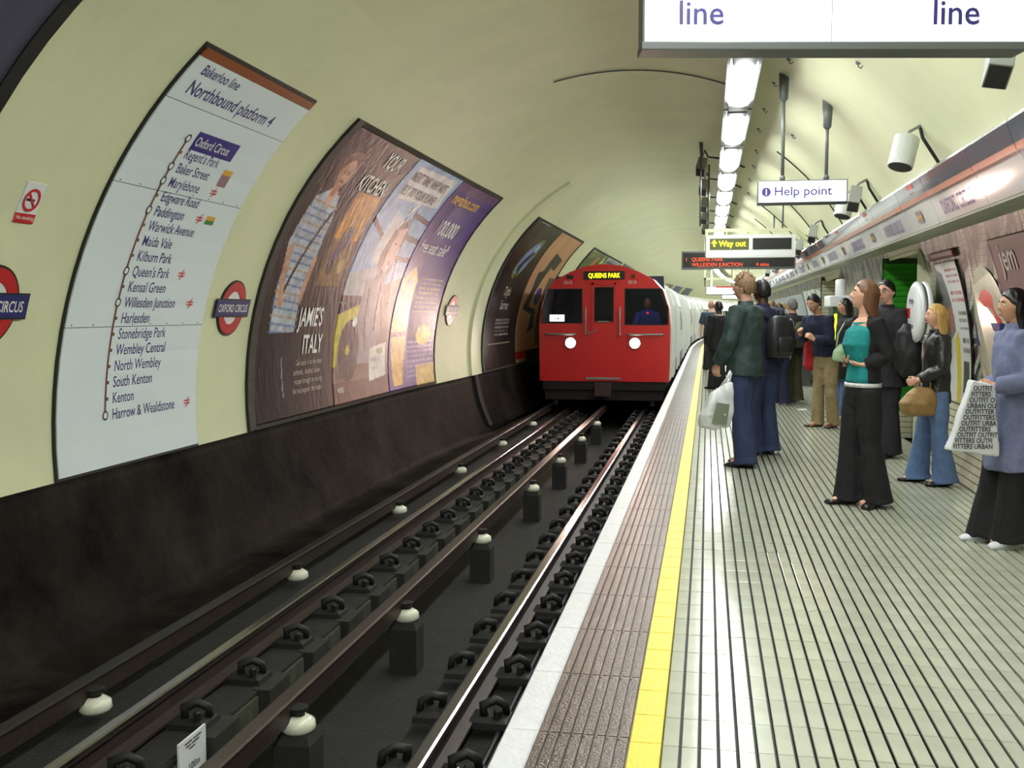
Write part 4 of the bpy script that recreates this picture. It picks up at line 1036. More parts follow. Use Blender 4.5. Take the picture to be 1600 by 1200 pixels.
while i < 14:
    w = 2.0; pp = Pic(12, 30, cols[i % 6]).cloud(.4, 3, 6, 20 + i)
    o = pic_mesh(pp, lambda u, v, o: arc(Y + w * u, 133 + 10 * v + (v * 20), .02 + o), 'advertising_poster', M_PAPER2, None, cat='poster', group='small posters above the far cars', label='%s poster above the train roof, %s beyond the grey picture poster' % (far[i % 6], nth[i]))
    Y += 2.1 if i % 2 == 0 else 3.6; i += 1

# ---------------- platform wall posters and signs ----------------
def rwall(Yf, Yn, tt, tb, pic, name, label, cat='poster', m=None):
    t = thing(name, label, cat, arc((Yf + Yn) / 2, tb, .03))
    pic_mesh(pic, lambda u, v, o: arc(Yf + (Yn - Yf) * u, tt + (tb - tt) * v, .012 + o), 'printed_sheet', m or M_PAPER2, t, smooth=True); return t
def rtext(t, Y, th, items, m, off=.03, nm='lettering'):
    for s_, sz, da, db, sq, bo, al in items:
        mb = MB(); flat(mb, text2d(s_, sz, al, bo, sq), lambda a, b: arc(Y - a - da, th + math.degrees((b + db) / R0), off)); o = build(mb, nm, m, t, fix=False)
    return o
p = Pic(50, 120, (206, 206, 204)); p.script(.40, .04, .92, .17, 3, (150, 60, 60), 3); p.script(.42, .20, .94, .30, 2, (160, 50, 50), 4); p.script(.6, .34, .95, .50, 3, (60, 60, 60), 5); p.script(.66, .52, .95, .66, 2, (60, 60, 60), 6)
p.poly([(0, .05), (.22, .08), (.36, .30), (.38, .5), (0, .6)], (110, 108, 112)); p.ell(.22, .42, .12, .1, (176, 120, 98)); p.poly([(.3, .55), (.5, .5), (.6, 1), (.42, 1)], (206, 190, 60)); p.rect(.66, .70, .9, .92, (84, 86, 74)); p.rect(0, 0, 1, .012, (20, 20, 20)); p.rect(.975, 0, 1, 1, (16, 16, 16))
t = rwall(10.45, 9.62, 18.8, -4.5, p, 'advertising_poster', 'white theatre-style poster with red and grey print on the mural wall')
rwall(10.62, 9.50, 20.6, 19.2, Pic(8, 4, (96, 30, 34)), 'poster_header', 'dark red strip above the white poster', 'strip')
p = Pic(50, 60, (66, 30, 36)).cloud(.25, 4, 4, 30)
t = rwall(8.45, 6.4, 20.5, 3, p, 'advertising_poster', 'dark maroon poster at the right edge of the view')
rtext(t, 8.25, 16.0, [('jem', .30, .0, 0, .9, .01, 'LEFT')], M_PRG); rtext(t, 8.28, 10.6, [('the platform', .13, 0, 0, .9, .01, 'LEFT')], M_PRW)
# mural roundel set in a white tiled field
t = thing('mural_roundel', 'large red and blue roundel in white tiles behind the woman in the grey coat', 'sign', arc(8.85, -3, .02))
Yc, thc = 8.95, 7.0
def rmap(off): return lambda a, b: arc(Yc - a, thc + math.degrees(b / R0), off)
mb = MB(); v, f_ = disc2d(0, .03, 0, .54, 40, .95, 1.0); flat(mb, (v, f_), rmap(.010)); build(mb, 'white_tile_field', M_WTILE, t, fix=False)
mb = MB(); flat(mb, disc2d(0, 0, .235, .375, 40), rmap(.02)); build(mb, 'red_ring', mat('mural_red', rgb(206, 40, 34), .3), t, fix=False)
mb = MB(); flat(mb, rect2d(-.45, .45, -.10, .10, 6, 2), rmap(.026)); build(mb, 'blue_bar', M_RBLUE, t, fix=False)
mb = MB(); flat(mb, text2d('OXFORD CIRCUS', .12, 'CENTER', .012, .76), lambda a, b: rmap(.03)(a, b - .043)); build(mb, 'lettering', M_PRW, t, fix=False)
# round double-faced sign
RA = math.radians(-87)
t = thing('round_sign', 'white drum-shaped double-faced sign projecting by the green passage', 'sign', (2.04, 10.72, 1.475), RA)
for a, b in ((-.075, -.008), (.012, .08)):
    mb = MB(); mb.lathe([(.20, a), (.27, a + .012), (.298, a + .03), (.298, b - .015), (.285, b)] if a < 0 else [(.285, a), (.298, a + .015), (.298, b - .03), (.27, b - .012), (.20, b)], (0, 0, 0), 36, 'y'); build(mb, 'drum_half', M_WHITE, t, smooth=True, local=True)
mb = MB(); mb.lathe([(.285, -.012), (.285, .016)], (0, 0, 0), 36, 'y'); build(mb, 'seam_band', M_DKGREY, t, smooth=True, local=True)
f0 = plane((0, -.077, 0), (1, 0, 0), (0, 0, 1))
mb = MB(); flat(mb, text2d('Help', .10, 'CENTER', .005), lambda a, b: f0(a - .02, b + .08)); build(mb, 'lettering', M_INK, t, fix=False, local=True)
mb = MB(); flat(mb, text2d('point', .08, 'CENTER', .005), lambda a, b: f0(a, b - .16)); build(mb, 'lettering', M_INK, t, fix=False, local=True)
mb = MB(); flat(mb, rect2d(-.17, -.06, -.06, .04), f0); build(mb, 'red_mark', M_SRED, t, fix=False, local=True)
mb = MB(); mb.box(-.03, .03, .06, .2, -.03, .03); build(mb, 'bracket', M_DKGREY, t, local=True)
# plain grey panel and white green-lined mural beyond the second opening
p = Pic(30, 40, (214, 218, 210))
for i in range(16): p.line(i / 15., 0, (i * 7 % 16) / 15., 1, .012, (70, 130, 96))
rwall(24.2, 20.0, 20, -14, p, 'mural_panel', 'white mural panel with green diagonal lines beyond the passages', 'mural')
mb = MB(); solid_sheet(mb, 4, 8, lambda u, v: arc(34 - 9.5 * u, 19 - 34 * v, .03), lambda u, v: arc(34 - 9.5 * u, 19 - 34 * v, .0)); build(mb, 'wall_panel', M_PGREY, cat='panel', label='plain pale grey panel on the far platform wall')
t = thing('help_cabinet', 'white help point cabinet with a small canopy and a lit yellow strip', 'cabinet', (1.98, 16.4, 0))
mb = MB(); mb.box(1.84, 2.14, 16.1, 16.7, 0, 1.55); build(mb, 'body', mat('cabinet_green_grey', rgb(60, 84, 66), .4), t, bevel=.01)
mb = MB(); mb.box(1.78, 2.16, 16.05, 16.75, 1.55, 1.72); build(mb, 'canopy', M_WHITE, t, bevel=.02)
mb = MB(); mb.lathe([(.08, 1.72), (.08, 1.95), (.06, 1.97)], (1.98, 16.4, 0), 14); build(mb, 'beacon', M_WHITE, t, smooth=True)
mb = MB(); mb.box(1.86, 1.90, 16.085, 16.1, 1.0, 1.45); build(mb, 'lit_strip', mat('lit_yellow_strip', rgb(230, 240, 60), .4, emit=1.2), t)
# ---------------- people ----------------
from mathutils import noise as mnoise
def remesh(mb, vox, smooth_it=3, fold=0.0, fs=(14, 14, 5), seed=0):
    """one continuous surface from overlapping closed shapes -> (verts, faces)"""
    me = mb.mesh('tmp'); bm = bmesh.new(); bm.from_mesh(me); bmesh.ops.recalc_face_normals(bm, faces=bm.faces); bm.to_mesh(me); bm.free()
    o = bpy.data.objects.new('tmp', me); COL.objects.link(o)
    r = o.modifiers.new('r', 'REMESH'); r.mode = 'VOXEL'; r.voxel_size = vox; r.adaptivity = 0
    if smooth_it: s_ = o.modifiers.new('s', 'SMOOTH'); s_.factor = .5; s_.iterations = smooth_it
    bpy.context.view_layer.update()
    em = bpy.data.meshes.new_from_object(o.evaluated_get(bpy.context.evaluated_depsgraph_get()))
    bpy.data.objects.remove(o); bpy.data.meshes.remove(me)
    if fold:
        n = len(em.vertices); co = np.empty(n * 3); no = np.empty(n * 3); em.vertices.foreach_get('co', co); em.vertex_normals.foreach_get('vector', no)
        co = co.reshape(-1, 3); no = no.reshape(-1, 3)
        d = np.array([mnoise.noise((c[0] * fs[0] + seed, c[1] * fs[1], c[2] * fs[2])) for c in co])
        co = co + no * (d * fold)[:, None]; em.vertices.foreach_set('co', co.ravel()); em.update()
    return em
def finish(em, name, m, parent, label=None):
    em.name = name; em.materials.clear(); em.materials.append(m); em.polygons.foreach_set('use_smooth', [True] * len(em.polygons))
    o = bpy.data.objects.new(name, em); COL.objects.link(o); o.parent = parent
    if label: o['label'] = label
    return o
def elring(c, rx, ry, n=18, sq=1.0):
    out = []
    for i in range(n):
        a = 2 * PI * i / n; x, y = math.cos(a), math.sin(a)
        if sq != 1: x = math.copysign(abs(x) ** sq, x); y = math.copysign(abs(y) ** sq, y)
        out.append((c[0] + rx * x, c[1] + ry * y, c[2]))
    return out
def g(a, s): return math.exp(-(a / s) ** 2)
def head_pts(k, R, c):
    """face sculpted on a sphere; returns builder rings. k scale, R rotation matrix, c centre"""
    rings = []; nu, nv = 44, 34
    for i in range(nv + 1):
        ph = PI * min(max(i / nv, .012), .988); ring = []
        for j in range(nu):
            a = 2 * PI * j / nu; x, y, z = math.sin(ph) * math.cos(a), math.sin(ph) * math.sin(a), math.cos(ph)
            px, py, pz = .076 * x, .094 * y, .116 * z
            if z < 0:
                px *= 1 - .34 * min(1, -z) ** 1.2
                if y < 0: py *= 1 - .30 * min(1, -z)
                else: py *= 1 + .06 * (-z)
            if z < -.55: pz = pz - .006 * (1 if y > 0 else -2)
            if y > 0:
                fx = x
                nz = g(fx, .16) * (g(z + .20, .13) * .026 + g(z + .02, .16) * .012); py += nz
                py -= .010 * (g(abs(fx) - .36, .17) * g(z - .02, .13)) ; py += .005 * g(z - .20, .10) * g(fx, .6)
                py += .007 * g(fx, .26) * g(z + .50, .07) + .006 * g(fx, .24) * g(z + .60, .05) - .005 * g(fx, .3) * g(z + .555, .02)
                py += .010 * g(fx, .3) * g(z + .86, .16); px *= 1 + .04 * g(z + .15, .2)
            v = R @ Vector((px * k, py * k, pz * k)); ring.append((c[0] + v.x, c[1] + v.y, c[2] + v.z))
        rings.append(ring)
    return rings
def hand(mb, w, d, pn, k=1.0, side=1, curl=.6):
    """w wrist, d direction of the fingers, pn palm normal; five separate fingers"""
    w, d, pn = Vector(w), Vector(d).normalized(), Vector(pn); pn = (pn - d * pn.dot(d)).normalized(); s = d.cross(pn).normalized() * side
    P = lambda a, b, c_: w + (s * a + d * b + pn * c_) * k
    def sec_(b, hw_, th_, n=12): return [P(hw_ * math.cos(2 * PI * i / n), b, th_ * math.sin(2 * PI * i / n)) for i in range(n)]
    mb.loft([sec_(-.02, .026, .020), sec_(.01, .027, .019), sec_(.04, .036, .016), (sec_(.075, .040, .014)), sec_(.088, .036, .010)])
    for i, (x, L) in enumerate(((.030, .070), (.010, .080), (-.011, .074), (-.031, .058))):
        p0 = P(x, .070, 0); pts = [p0]; ang = 0; q = p0; r = [.0095]
        for j, f in enumerate((.45, .32, .26)):
            ang += curl * (.55 if j == 0 else .8); q = q + (d * math.cos(ang) + pn * math.sin(ang)) * (L * f * k); pts.append(q); r.append(.009 - .0012 * j)
        mb.tube(pts, [a * k for a in r], 7, up=tuple(s))
    mb.tube([P(.020, .010, .004), P(.045, .035, .012), P(.052, .062, .022), P(.046, .082, .030)], [.013 * k, .0115 * k, .010 * k, .008 * k], 8, up=tuple(pn))
DEF = dict(sex='m', k=1.0, lean=0.0, head=(0, 0), legs=((.10, .02), (-.10, -.02)), knee=0.0, vox=.009)
SKINS = {'fair': mat('skin_fair', rgb(222, 170, 146), .5), 'mid': mat('skin_tan', rgb(196, 140, 108), .5), 'dark': mat('skin_dark', rgb(70, 46, 36), .45), 'asian': mat('skin_olive', rgb(200, 150, 120), .5)}
M_EYEW = mat('eye_white', rgb(225, 220, 214), .2); M_EYEI = mat('eye_iris', rgb(46, 34, 28), .2); M_LIP = mat('lips', rgb(170, 92, 86), .4)
def spine(P, z): return P['lean'] * max(0, z - .92) * 1.0
def shoulder(P, s): 
    sw = .178 if P['sex'] == 'm' else .155
    return Vector((s * sw, spine(P, 1.42) - .005, 1.415))
def person(name, label, loc, rz, P, hair, clothes, group=None):
    """body, head and hands as one skin; clothes, hair, shoes and eyes as its parts. P: pose; local frame faces +Y"""
    P = {**DEF, **P}; k = P['k']; m = P['sex'] == 'm'
    t = thing('person', label, 'person', loc, rz, group)
    S = Matrix.Scale(k, 4)
    skin = SKINS[P['skin']]; T = lambda z: spine(P, z)
    mb = MB(); mb.fn = lambda p: (p[0] * k, p[1] * k, p[2] * k)
    f = 1.0 if m else .90
    mb.loft([elring((0, T(z) + dy, z), a * f, b * f) for z, a, b, dy in ((.84, .10, .08, 0), (.90, .155, .105, 0), (1.0, .145, .10, 0), (1.10, .128, .09, 0), (1.25, .150, .105, .0), (1.36, .160, .10, 0), (1.425, .135, .075, -.005), (1.455, .075, .058, -.008))])
    hy, hp = P['head']; R = Matrix.Rotation(hy, 3, 'Z') @ Matrix.Rotation(hp, 3, 'X')
    nk = Vector((0, T(1.45) - .008, 1.45)); hc = Vector((0, T(1.5) + .012, 1.515)) + R @ Vector((0, .008, .118))
    mb.tube([nk - Vector((0, 0, .06)), nk + Vector((0, .002, .04)), hc - R @ Vector((0, .012, .06))], [.062 * f, .052 * f, .052 * f], 16)
    mb.loft(head_pts(1.0 if m else .95, R, hc))
    for s in (-1, 1):
        ear = hc + R @ Vector((s * .074, -.008, -.005)); mb.ball(ear, (.010, .018, .028), 8, 6)
    for i, s in enumerate((1, -1)):        # right, left
        sh = shoulder(P, s); el, wr, hd, pn = [Vector(q) for q in P['arms'][i][:4]]; cu = P['arms'][i][4] if len(P['arms'][i]) > 4 else .5
        mb.tube([sh - Vector((s * .05, 0, .01)), sh, sh.lerp(el, .5), el, el.lerp(wr, .35), wr], [.045 * f, .052 * f, .044 * f, .037 * f, .038 * f, .026 * f], 10)
        hand(mb, wr, hd, pn, 1.0 if m else .92, s, cu)
        lx, ly = P['legs'][i]; hip = Vector((s * .085, 0, .90)); ank = Vector((lx, ly, .09)); kn = hip.lerp(ank, .5) + Vector((0, .02 + P['knee'], 0))
        mb.tube([hip, hip.lerp(kn, .5), kn, kn.lerp(ank, .35), ank], [.082 * f, .070 * f, .052 * f, .052 * f, .034 * f], 10)
        mb.tube([ank, ank + Vector((0, .02, -.035)), ank + Vector((0, .14, -.06))], [.035, .035, .025], 8)
    body = finish(remesh(mb, P['vox'] * k * .8, 1), 'body', skin, t)
    kk = 1.0 if m else .95
    if P.get('face', True):
        for s in (-1, 1):
            mb = MB(); q = hc + R @ Vector((s * .029 * kk, .078 * kk, .002)); mb.ball(q * k, .0115 * k, 10, 8); e = build(mb, 'eye', M_EYEW, t, smooth=True, local=True)
            mb = MB(); q = hc + R @ Vector((s * .029 * kk, .0865 * kk, .002)); mb.ball(q * k, .0055 * k, 8, 6); build(mb, 'iris', M_EYEI, e, smooth=True, local=True)
            mb = MB(); mb.tube([(hc + R @ Vector((s * x * kk, y * kk, z))) * k for x, y, z in ((.014, .096, .024), (.03, .092, .030), (.046, .080, .024))], [.003 * k, .0038 * k, .002 * k], 6); build(mb, 'eyebrow', hair[1], t, local=True)
        mb = MB(); mb.tube([(hc + R @ Vector((x * kk, y * kk, -.063))) * k for x, y in ((-.020, .088), (-.008, .0985), (.008, .0985), (.020, .088))], [.003 * k, .0068 * k, .0068 * k, .003 * k], 7, flat=.6); build(mb, 'lips', M_LIP, t, smooth=True, local=True)
    if hair[0] == 'none': pass
    else:
        style, hm = hair[0], hair[1]; mb = MB(); mb.fn = lambda p: (p[0] * k, p[1] * k, p[2] * k)
        rings = []; nu, nv = 40, 26; rr = random.Random(len(label)); th_ = {'short': 1.06, 'crop': 1.035, 'spiky': 1.12, 'long': 1.075, 'bob': 1.10, 'tied': 1.10, 'cap': 1.08}[style]
        for i in range(nv + 1):
            ph = PI * min(max(i / nv, .02), .98); ring = []
            for j in range(nu):
                a = 2 * PI * j / nu; x, y, z = math.sin(ph) * math.cos(a), math.sin(ph) * math.sin(a), math.cos(ph)
                line_ = .52 - .0 * x if y > .25 else (.52 if y > 0 else -.30)
                if y > 0: line_ = .50 - .55 * abs(x) ** 3 - (.25 - y) * .9 if y < .25 else .50 - .55 * abs(x) ** 3
                else: line_ = .15 + (y * 1.7) if y > -.35 else -.55
                q = th_ + (.05 * rr.random() if style == 'spiky' and z > .3 else .012 * rr.random())
                if z < line_: q = .86
                v = R @ Vector((.077 * x * q * kk, (.095 * y - .004) * q * kk, .117 * z * q * kk)); ring.append(tuple(hc + v))
            rings.append(ring)
        mb.loft(rings)
        if style in ('long', 'bob', 'tied'):
            L = {'long': hair[2] if len(hair) > 2 else .34, 'bob': .22, 'tied': .06}[style]; N = 30
            for q in range(N):
                a = PI * (1.0 - .12) - 0; a = -.30 * PI + (PI * 1.6) * q / (N - 1); a = PI + .28 * PI - (PI * 1.56) * q / (N - 1)
                # angle measured from +X over the back (-Y)
                an = -PI * 1.03 + PI * 1.06 * q / (N - 1) ; x, y = math.cos(an), math.sin(an)
                p0 = hc + R @ Vector((.05 * x, .065 * y - .004, .085)); p1 = hc + R @ Vector((.076 * x, .094 * y - .006, .02)); p2 = hc + R @ Vector((.072 * x, .090 * y - .010, -.07))
                l_ = L * (.85 + .25 * rr.random()); p3 = hc + Vector((.080 * x, .070 * y - .025, -.09 - (l_ - .1) * .5)); p4 = hc + Vector((.09 * x + .01 * rr.uniform(-1, 1), .065 * y - .045, -.09 - l_ + .09))
                if style == 'tied': p3 = hc + Vector((.03 * x, -.11, -.05)); p4 = hc + Vector((.02 * x, -.13, -.09))
                mb.tube([p0, p1, p2, p3, p4], [.014, .016, .016, .015, .006], 7)
            if style == 'tied': mb.ball(hc + Vector((0, -.115, -.06)), (.045, .04, .05))
        if style == 'spiky':
            for q in range(70):
                a, ph = rr.uniform(0, 2 * PI), rr.uniform(0, .95); d_ = R @ Vector((math.sin(ph) * math.cos(a), math.sin(ph) * math.sin(a) - .05, math.cos(ph))); b_ = hc + Vector((d_.x * .074, d_.y * .092, d_.z * .112))
                mb.tube([b_, b_ + d_ * .016, b_ + d_ * .030 + Vector((rr.uniform(-.012, .012), rr.uniform(-.012, .012), .004))], [.010, .008, .003], 5)
        finish(remesh(mb, .0075 * k if style != 'spiky' else .0055 * k, 2 if style != 'spiky' else 1, .004, (60, 60, 12), 3), 'hair', hm, t)
        if style == 'cap':
            pass
    for c in clothes: c(t, P, k)
    return t
# clothing makers: each returns f(person, pose, k)
def shirt(name, m, hem, grow=.018, sleeve=1.0, flare=0.0, low=.0, label=None, fold=.006, collar=False, seed=1, chest=0.0, back=0.0):
    def f(t, P, k):
        mb = MB(); mb.fn = lambda p: (p[0] * k, p[1] * k, p[2] * k); mm = P['sex'] == 'm'; f_ = 1.0 if mm else .90; T = lambda z: spine(P, z)
        R = []; zs = [(hem, .155 + flare, .108 + flare * .8, 0), ((hem + .95) / 2 if hem < .85 else hem + .03, .158 + flare * .6, .112 + flare * .5, 0), (1.0, .150, .108, 0), (1.10, .136, .098, 0), (1.25, .158, .112, .004), (1.36, .168, .106, .0), (1.425, .140, .078, -.005), (1.462 - low, .078, .062, -.008)]
        zs = [z for z in zs if z[0] == hem or z[0] > hem + .01]; zs.sort()
        for z, a, b, dy in zs:
            fw = chest * g(z - 1.26, .07); R.append([(x, y + (fw if y > T(z) else 0), zz) for x, y, zz in elring((0, T(z) + dy - back * g(z - 1.3, .15) * .5, z), a * f_ + grow, b * f_ + grow + back * g(z - 1.3, .15) * .5, 22, .9)])
        mb.loft(R)
        if sleeve > 0:
            for i, s in enumerate((1, -1)):
                sh = shoulder(P, s); el, wr = Vector(P['arms'][i][0]), Vector(P['arms'][i][1]); e = grow * .8
                if sleeve >= 1: pts = [sh - Vector((s * .07, 0, .02)), sh + Vector((0, 0, .0)), sh.lerp(el, .5), el, el.lerp(wr, .4), el.lerp(wr, .93)]; rr = [.055 * f_ + e, .060 * f_ + e, .052 * f_ + e, .048 * f_ + e, .044 * f_ + e, .036 * f_ + e]
                else: pts = [sh - Vector((s * .07, 0, .02)), sh, sh.lerp(el, .4), sh.lerp(el, .85)]; rr = [.055 * f_ + e, .060 * f_ + e, .056 * f_ + e, .054 * f_ + e]
                mb.tube(pts, rr, 12)
        if collar: mb.loft([elring((0, T(1.45) - .008, 1.435), .088, .080), elring((0, T(1.5), 1.49), .075, .072), elring((0, T(1.5), 1.51), .070, .066)])
        return finish(remesh(mb, .011 * k, 3, fold, (13, 13, 9), seed), name, m, t, label)
    return f
def trousers(name, m, top=.98, grow=.012, flare=.03, label=None, fold=.006, baggy=0.0, hemz=.035, seed=5):
    def f(t, P, k):
        mb = MB(); mb.fn = lambda p: (p[0] * k, p[1] * k, p[2] * k); mm = P['sex'] == 'm'; f_ = 1.0 if mm else .92; T = lambda z: spine(P, z)
        mb.loft([elring((0, T(z), z), a * f_ + grow, b * f_ + grow, 20) for z, a, b in ((.78, .12, .085), (.86, .160, .112), (.93, .160, .115), (top, .145, .105))])
        for i, s in enumerate((1, -1)):
            lx, ly = P['legs'][i]; hip = Vector((s * .082, 0, .90)); ank = Vector((lx, ly, .09)); kn = hip.lerp(ank, .5) + Vector((0, .02 + P['knee'], 0))
            mb.tube([hip, hip.lerp(kn, .5), kn, kn.lerp(ank, .5), ank, Vector((ank.x, ank.y - .005, hemz))], [.092 * f_ + grow, .080 * f_ + grow + baggy, .062 * f_ + grow + baggy, .062 * f_ + grow + baggy + flare * .4, .058 * f_ + grow + flare + baggy, .062 * f_ + grow + flare * 1.3 + baggy], 14)
        return finish(remesh(mb, .012 * k, 3, fold, (16, 16, 7), seed), name, m, t, label)
    return f
def shoes(m, name='shoe', sole=None):
    def f(t, P, k):
        for i, s in enumerate((1, -1)):
            lx, ly = P['legs'][i]; a = P.get('toe', (.25, -.25))[i]; R = Matrix.Rotation(-a, 3, 'Z')
            mb = MB(); rings = []
            for y, w, h, z0 in ((-.075, .020, .05, .012), (-.06, .034, .085, .004), (-.02, .040, .105, 0), (.04, .042, .085, 0), (.10, .046, .060, 0), (.155, .042, .045, .002), (.19, .024, .03, .006)):
                rings.append([tuple((Vector((lx, ly, 0)) + R @ Vector((w * math.cos(q), y, max(z0, h * .5 + h * .5 * math.sin(q))))) * k) for q in [2 * PI * j / 14 for j in range(14)]])
            mb.loft(rings); sh = build(mb, name, m, t, smooth=True, local=True)
            if sole:
                mb = MB(); mb.loft([[tuple((Vector((lx, ly, 0)) + R @ Vector((w * math.cos(q) * 1.06, cy + L_ * math.sin(q), z))) * k) for q in [2 * PI * j / 16 for j in range(16)]] for z, w, L_, cy in ((0, .043, .132, .058), (.02, .044, .134, .058))]); build(mb, 'sole', sole, sh, local=True)
    return f
def open_jacket(name, m, hem, gap=.9, grow=.03, label=None, seed=2, flare=0.0):
    """a jacket open down the front: gap is the half angle of the opening, radians"""
    def f(t, P, k):
        mb = MB(); mb.fn = lambda p: (p[0] * k, p[1] * k, p[2] * k); f_ = 1.0 if P['sex'] == 'm' else .90; T = lambda z: spine(P, z)
        rings = []
        for z, a, b in ((hem, .158 + flare, .115 + flare), (.95, .158 + flare * .5, .115), (1.10, .142, .10), (1.25, .16, .112), (1.36, .17, .108), (1.43, .142, .08), (1.465, .085, .066)):
            if z != hem and z < hem + .02: continue
            o_, i_ = [], []
            for j in range(23):
                an = PI / 2 + gap + (2 * PI - 2 * gap) * j / 22
                o_.append((math.cos(an) * (a * f_ + grow), T(z) + math.sin(an) * (b * f_ + grow), z)); i_.append((math.cos(an) * (a * f_ + grow - .022), T(z) + math.sin(an) * (b * f_ + grow - .022), z))
            rings.append(o_ + i_[::-1])
        mb.loft(rings)
        for i, s in enumerate((1, -1)):
            sh = shoulder(P, s); el, wr = Vector(P['arms'][i][0]), Vector(P['arms'][i][1]); e = grow * .75
            mb.tube([sh - Vector((s * .05, .01, .01)), sh, sh.lerp(el, .5), el, el.lerp(wr, .4), el.lerp(wr, .92)], [.050 * f_ + e, .060 * f_ + e, .052 * f_ + e, .048 * f_ + e, .044 * f_ + e, .036 * f_ + e], 12)
        return finish(remesh(mb, .0095 * k, 2, .006, (13, 13, 9), seed), name, m, t, label)
    return f
def band(name, m, z0, z1, a, b, grow, lab=None):
    def f(t, P, k):
        f_ = 1.0 if P['sex'] == 'm' else .90; mb = MB(); mb.loft([[tuple(Vector(q) * k) for q in elring((0, spine(P, z), z), a * f_ + grow, b * f_ + grow, 24, .9)] for z in (z0, z1)]); build(mb, name, m, t, local=True, smooth=True, label=lab)
    return f
def cloth(name, c, rough=.85, **kw): return mat(name, c, rough, noise=.28, nscale=14, bump=.5, bscale=16, **kw)
H_BROWN = mat('brown_hair', rgb(116, 80, 54), .5, noise=.3, nscale=30, stretch=(1, 1, .1)); H_DARK = mat('black_hair', rgb(22, 19, 20), .4); H_BLOND = mat('blonde_hair', rgb(206, 166, 96), .5, noise=.35, nscale=30, stretch=(1, 1, .1))
H_LBR = mat('light_brown_hair', rgb(128, 100, 72), .55, noise=.3, nscale=40); H_DBR = mat('dark_brown_hair', rgb(52, 38, 30), .5)
C_BLACK = cloth('black_cloth', rgb(24, 24, 27)); C_BLK2 = cloth('charcoal_suit', rgb(36, 36, 42)); C_NAVY = cloth('navy_cloth', rgb(30, 34, 62)); C_TEAL = cloth('teal_knit', rgb(18, 134, 134)); C_WHT = cloth('white_cloth', rgb(224, 224, 226))
C_GREENJ = cloth('dark_green_jacket', rgb(44, 62, 62), .6); C_JEAN = cloth('dark_blue_denim', rgb(44, 56, 92)); C_JEAN2 = cloth('faded_blue_denim', rgb(92, 118, 160)); C_LEATH = mat('black_leather', rgb(32, 34, 34), .35, noise=.3, nscale=9, bump=.3, bscale=30)
C_COAT = cloth('blue_grey_wool', rgb(112, 118, 150)); C_KHAKI = cloth('khaki_cloth', rgb(150, 132, 98)); C_RED = cloth('red_cloth', rgb(176, 28, 34)); C_OLIVE = cloth('olive_cloth', rgb(74, 72, 50)); C_GREY = cloth('grey_cloth', rgb(110, 108, 104)); C_DBLUE = cloth('slate_blue_cotton', rgb(48, 62, 78)); C_PURP = cloth('purple_blue_cloth', rgb(52, 44, 104))
S_BLK = mat('black_shoe', rgb(24, 22, 22), .35); S_WHT = mat('white_trainer', rgb(224, 228, 234), .5); S_BRN = mat('brown_shoe', rgb(84, 60, 42), .45); S_GUM = mat('trainer_sole', rgb(190, 190, 184), .6)
dn = lambda s, out=.04, fw=.03: ((s * (.205 + out), fw - .02, 1.13), (s * (.215 + out), fw + .03, .90), (s * .0, .12, -1), (-s, 0, 0), .45)

# man in the green jacket
person('p', 'man with spiky light brown hair in a dark green jacket, white carrier bag in hand', (.36, 10.12, 0), math.radians(62), dict(skin='fair', k=1.05, legs=((.10, .03), (-.09, -.06)), arms=(dn(1, .0), ((-.24, .04, 1.14), (-.22, .16, .93), (0, .2, -1), (1, 0, 0), 1.0)), head=(.0, .0), face=True, vox=.009), ('spiky', H_LBR),
       [trousers('jeans', C_JEAN, baggy=.012, flare=.02), shirt('jacket', C_GREENJ, .83, .036, collar=True, flare=.012, fold=.012), shoes(S_BLK)])
# dark-haired man with rucksack behind him
pn2 = person('p', 'man with cropped black hair in a navy jacket wearing a black rucksack', (.56, 10.95, 0), math.radians(40), dict(skin='dark', k=1.035, legs=((.11, 0), (-.11, 0)), arms=(dn(1), dn(-1)), vox=.010), ('crop', H_DARK),
       [trousers('jeans', C_JEAN, baggy=.01), shirt('jacket', C_NAVY, .84, .034, collar=True, flare=.01, fold=.010), shoes(S_BLK)])
def rucksack(t, m, k=1, z=1.0, name='rucksack', label='x'):
    a = t.rotation_euler.z; F = Matrix.Rotation(a, 3, 'Z'); L = Vector(t.location)
    r = thing('rucksack', label, 'bag', L + F @ Vector((0, -.24 * k, z * k)), a)
    mb = MB(); mb.loft([elring((0, 0, h), w, d, 20, .7) for h, w, d in ((0, .10, .05), (.02, .14, .085), (.16, .155, .10), (.32, .14, .085), (.40, .10, .055), (.42, .05, .03))]); build(mb, 'pack', m, r, smooth=True, local=True)
    mb = MB(); mb.loft([elring((0, -.085, h), w, d, 16, .7) for h, w, d in ((.04, .07, .02), (.06, .10, .04), (.18, .10, .04), (.21, .08, .02))]); build(mb, 'front_pocket', m, r, smooth=True, local=True)
    for s in (-1, 1):
        mb = MB(); mb.tube([(s * .09, .07, .38), (s * .13, .13, .47), (s * .135, .30, .42), (s * .15, .335, .25), (s * .17, .25, .08), (s * .12, .07, .04)], .014, 8, flat=.5); build(mb, 'shoulder_strap', m, r, smooth=True, local=True)
    return r
rucksack(pn2, mat('black_nylon', rgb(26, 26, 30), .5), 1.02, 1.0, label='black rucksack on the back of the man in navy')
